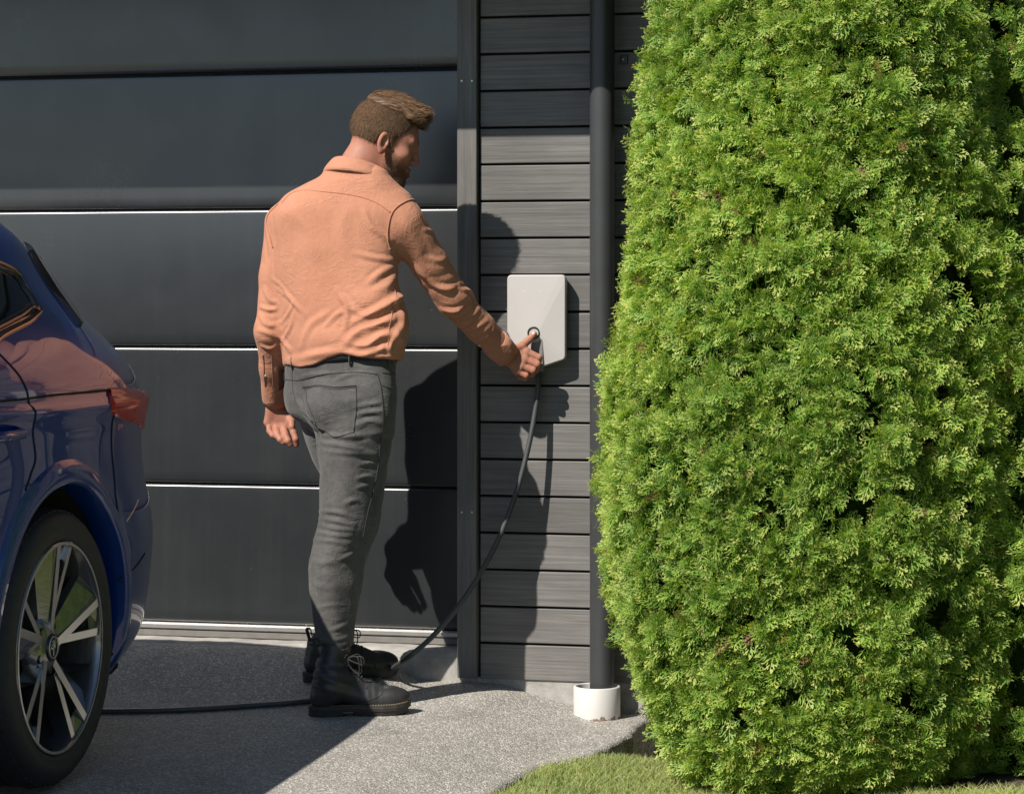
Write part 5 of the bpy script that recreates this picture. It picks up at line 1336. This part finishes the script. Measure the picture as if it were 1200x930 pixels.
        o = new_mesh(name, V_, Fq, mat, parent); ca = o.data.color_attributes.new('tone', 'FLOAT_COLOR', 'POINT'); c4 = np.ones((len(V_), 4), np.float32); c4[:, 0] = np.repeat(np.clip(tone0 + rr.normal(0, .2, n), 0, 1), per); ca.data.foreach_set('color', c4.ravel()); o['kind'] = 'stuff'; return o
    def comb(p):
        u_ = ((p - HO) @ HF / HS)[:, None]; v_ = ((p - HO) @ HL / HS)[:, None]
        return HF * (1.0 + 0 * u_) + HU * np.where(u_ > .04, .45, .12) * (1 - sstep(.10, .13, u_)) - HU * .45 * sstep(.11, .14, u_) + HL * v_ * 3 - HL * .12
    strands('hair_strands', Vt2, Qt, 5500, .024, comb, .0008, 5, MT['hair'], hair, .10, .5, .10)
    side_o = cap('short_hair', Vs, Qs, MT['stubble'], body, .42 + .12 * noise3(Vs * 120, 6))
    lu, lw = (Vs - HO) @ HF / HS, (Vs - HO) @ HU / HS; fr_ = np.interp(lw, [-.1, -.04, -.02, .03, .055, .09, .2], [.018, .020, .024, .034, .058, .078, .085])
    den = (sstep(-.075, .02, lw + .10 * lu) * .85 + .1) * (.25 + .75 * sstep(.0, .018, fr_ - lu + .002))
    ca_ = side_o.data.color_attributes['tone']; c4 = np.ones((len(Vs), 4), np.float32); c4[:, 0] = .42 + .12 * noise3(Vs * 120, 6); c4[:, 1] = den; ca_.data.foreach_set('color', c4.ravel())
    locs = ((Vs - HO) @ HU) / HS
    dn = lambda p: np.tile(-HU * .9 - HF * .35, (len(p), 1))
    Ns = vnormals(Vs, Qs)
    strands('hair_strands', Vs, Qs, 14000, .0095, dn, .00050, 1, MT['short_hair_strand'], side_o, .6, .5, .35, lambda k: (rr.uniform(size=len(k)) < den[k] ** 1.5))
    be = cap('beard', Vb, Qb, MT['beard_base'], body, .35 + .15 * noise3(Vb * 150, 7))
    c4 = np.ones((len(Vb), 4), np.float32); c4[:, 0] = .35 + .15 * noise3(Vb * 150, 7); lu, lw = (Vb - HO) @ HF / HS, (Vb - HO) @ HU / HS; c4[:, 1] = .02 + .62 * sstep(-.004, .028, -(lw + .028 + .55 * (lu - .06))) * sstep(.008, .03, lu + .25 * (lw + .06)); be.data.color_attributes['tone'].data.foreach_set('color', c4.ravel())
    strands('beard_hairs', Vb, Qb, 8000, .0075, lambda p: np.tile(-HU * .8 + HF * .15, (len(p), 1)), .0004, 2, MT['beard'], be, .5, .5, .3)
    # eyebrow, lash
    for sg in (-1, 1):
        bp = []
        for t in np.linspace(0, 1, 9): bp.append(hp(.1005 - .020 * t ** 2, sg * (.013 + .036 * t), .0305 + .006 * math.sin(t * 2.4)))
        cap('eyebrow', *(lambda d: (d[0], np.array([f for f in d[1] if len(f) == 4])))(tube_data(bp, [.0018, .0032, .0036, .0036, .0034, .003, .0026, .002, .001], 8, False)), MT['beard'], body, .15)
        lp = [hp(.0905 - .008 * t ** 2, sg * (.024 + .020 * t), .0085 - .002 * math.sin(t * 3.1)) for t in np.linspace(0, 1, 7)]
        cap('eyelash', *(lambda d: (d[0], np.array([f for f in d[1] if len(f) == 4])))(tube_data(lp, .0011, 6, False)), MT['beard'], body, .0)
    # thumb nail
    tp = K(626, 391.5, -.080); nl = K(623.8, 391.2, -.0905); bm = bmesh.new(); bmesh.ops.create_uvsphere(bm, u_segments=12, v_segments=8, radius=1.0)
    ax = K(626, 391.5, -.080) - K(619.5, 398.5, -.090); ax /= np.linalg.norm(ax); nrm = np.array([-.25, -.95, .25]); nrm -= ax * (nrm @ ax); nrm /= np.linalg.norm(nrm); sd = np.cross(ax, nrm); c = tp + nrm * .0078 - ax * .001
    Mx = Matrix(((ax[0] * .0075, sd[0] * .0058, nrm[0] * .0026, c[0]), (ax[1] * .0075, sd[1] * .0058, nrm[1] * .0026, c[1]), (ax[2] * .0075, sd[2] * .0058, nrm[2] * .0026, c[2]), (0, 0, 0, 1)))
    bmesh.ops.transform(bm, matrix=Mx, verts=bm.verts); bm_obj('thumb_nail', bm, MT['nail'], body, True)

    # ---------------- boots
    def boot(heel, toe, shaft_top, toe_seam):
        o = heel.copy(); ax = toe - heel; L = np.linalg.norm(ax[:2]); ux = ax / np.linalg.norm(ax); vy = np.cross(UP, ux); vy /= np.linalg.norm(vy); wz = np.cross(ux, vy)
        s = L / .300
        W = lambda u, v, w: o + s * (u * ux + v * vy) + w * wz
        g = Grid(o + np.minimum(0, ax) - np.array([.09, .09, .03]), o + np.maximum(0, ax) + np.array([.09, .09, .27]), .003); h = Local(g, o, ux / s, vy / s, wz)
        st = np.array([(shaft_top - o) @ ux / s, (shaft_top - o) @ vy / s, (shaft_top - o) @ wz])
        F = cone(h, (.043, 0, .058), (.056, 0, .10), .043, .044); F = smin(F, cone(h, (.058, 0, .09), st, .045, .050), .02)
        F = smin(F, cone(h, (.075, 0, .085), (.165, 0, .055), .043, .037), .03)
        F = smin(F, ell(h, (.230, 0, .047), (.072, .046, .037)), .03); F = smin(F, cone(h, (.10, 0, .105), (.185, 0, .070), .030, .026), .02)
        F = smax(F, .022 - h.Z, .004); F = smax(F, (h.Z - st[2] + .0), .004)
        V, Q = surface_nets(F, g); V = relax(V, Q, 2); bs = Surf(V, Q)
        l = np.stack([(V - o) @ ux / s, (V - o) @ vy / s, (V - o) @ wz], 1)
        ank = np.exp(-((l[:, 2] - .125) / .035) ** 2) * np.exp(-((l[:, 0] - .06) / .07) ** 2); V = V + bs.N * (.0028 * np.sin(l[:, 2] * 210 + l[:, 0] * 60) * ank + .0016 * noise3(l * np.array([50, 50, 60]), 12) + .0006 * np.exp(-((l[:, 0] - .185) / .03) ** 2) * np.sin(l[:, 0] * 300))[:, None]
        bo = new_mesh('boot', V, Q, MT['leather'], body, True); bs = Surf(V, Q)
        # sole outline
        us = np.linspace(0, 1, 40); half = np.interp(us, [0, .03, .1, .2, .4, .55, .72, .85, .94, .985, 1], [.005, .020, .031, .034, .031, .037, .0455, .043, .032, .017, .003])
        def loop(z, grow, ua=0.0, ub=1.0):
            uu = ua + (ub - ua) * us; hh = np.interp(uu, us, half) + grow
            u_ = -.003 + .307 * uu; ts = .009 * np.clip((uu - .72) / .28, 0, 1) ** 2; return [W(a, b, z + t_) for a, b, t_ in zip(u_, hh, ts)] + [W(a, -b, z + t_) for a, b, t_ in zip(u_[::-1], hh[::-1], ts[::-1])]
        lv = [(.012, -.002), (.013, .002), (.022, .004), (.024, .0035), (.030, .0035), (.0315, .001)]; V = []
        for z, gr in lv: V += loop(z, gr)
        n = 80; Fc = [(i * n + j, i * n + (j + 1) % n, (i + 1) * n + (j + 1) % n, (i + 1) * n + j) for i in range(len(lv) - 1) for j in range(n)] + [tuple(range(n)), tuple(range((len(lv) - 1) * n, len(lv) * n))[::-1]]
        so = new_mesh('sole', V, Fc, MT['sole'], bo, False)
        V = []; lv = [(0.0, -.001), (.0125, .001)]
        for z, gr in lv: V += loop(z, gr, 0, .33)
        Fc = [(j, (j + 1) % n, n + (j + 1) % n, n + j) for j in range(n)] + [tuple(range(n)), tuple(range(n, 2 * n))[::-1]]; new_mesh('heel', V, Fc, MT['sole'], bo)
        V = []
        for z, gr in ((0.0, -.004), (.0125, .0)): V += loop(z, gr, .44, .97)
        new_mesh('forefoot_tread', V, Fc, MT['sole'], bo)
        ol = loop(.0322, -.0012); parts = []
        for a in range(4, 38, 1):
            p, q = np.array(ol[79 - a]), np.array(ol[78 - a]); parts.append(tube_data([p, p + (q - p) * .6], .0011, 5))
            p, q = np.array(ol[a]), np.array(ol[a + 1]); parts.append(tube_data([p, p + (q - p) * .6], .0011, 5))
        V, Fc = merge(parts); w_ = new_mesh('welt_stitching', V, Fc, MT['welt'], bo, True)
        bs.seam('toe_seam', toe_seam, .0013, MT['lace'], bo, .0006)
        # tongue, laces, eyelets
        row = [(.078 + .008 * i + .012 * max(0, i - 3) ** 1.35, .195 - .024 * i) for i in range(0, 6)][::-1]
        lac = []
        def onb(u, v, w):                                    # push a guess out to the leather surface
            p = W(u, v, w); k = np.argmin(((bs.V - p) ** 2).sum(1)); return bs.V[k] + bs.N[k] * .0022, bs.N[k]
        ey = []
        for (u_, w_z) in row:
            for sgn in (-1, 1): ey.append(onb(u_ + .020, sgn * .022, w_z))
        for i in range(len(row)):
            a, b = ey[2 * i][0], ey[2 * i + 1][0]; m = onb(row[i][0] + .03, 0, row[i][1] + .004)[0]; lac.append(tube_data(spline([a, m, b], 10), .0017, 6))
            if i < len(row) - 1:
                c_, d_ = ey[2 * i + 3][0], ey[2 * i + 2][0]; m = (a + c_) / 2 + bs.N[0] * 0; lac.append(tube_data([a, onb(row[i][0] + .022, -.004, row[i][1] + .012)[0], c_], .0017, 6)); lac.append(tube_data([b, onb(row[i][0] + .022, .004, row[i][1] + .012)[0], d_], .0017, 6))
        kn = onb(row[-2][0] + .035, -.01, row[-2][1])[0]
        for dv in ((.030, -.03, -.045), (.040, .01, -.05), (.045, -.02, -.02)):
            e_ = kn + s * (dv[0] * ux + dv[1] * vy) + dv[2] * wz; m1 = kn + s * (dv[0] * .9 * ux + dv[1] * 1.3 * vy) + wz * .004; m2 = (kn + e_) / 2 - ux * .012
            lac.append(tube_data(spline([kn, m1, e_, m2, kn], 30), .0018, 6))
        V, Fc = merge(lac); la = new_mesh('bootlace', V, Fc, MT['lace'], bo, True)
        # heel pull loop
        hb = W(st[0] - .050 / s, 0, st[2] - .010); V, Fc = tube_data(spline([hb - wz * .03, hb - ux * .012 + wz * .005, hb - ux * .016 + wz * .022, hb - ux * .004 + wz * .022, hb + wz * .002], 24), .0055, 8, True, .35); new_mesh('pull_loop', V, Fc, MT['lace'], bo, True)
        return bo
    hR, tR = ground_hit(363, 838.5), ground_hit(480, 835); hL, tL = ground_hit(357, 799), ground_hit(464, 791)
    for p in (hR, tR, hL, tL): p[2] = float(gz(p[0], p[1])) + .001
    boot(hR, tR, K(393, 752, -.575), [(411, 833 - 7), (424, 822), (438, 818), (447, 813), (446, 806)]); boot(hL, tL, K(390, 742, -.282), [(436, 786), (440, 780), (441, 772)])
    return body
PERSON = build_person()
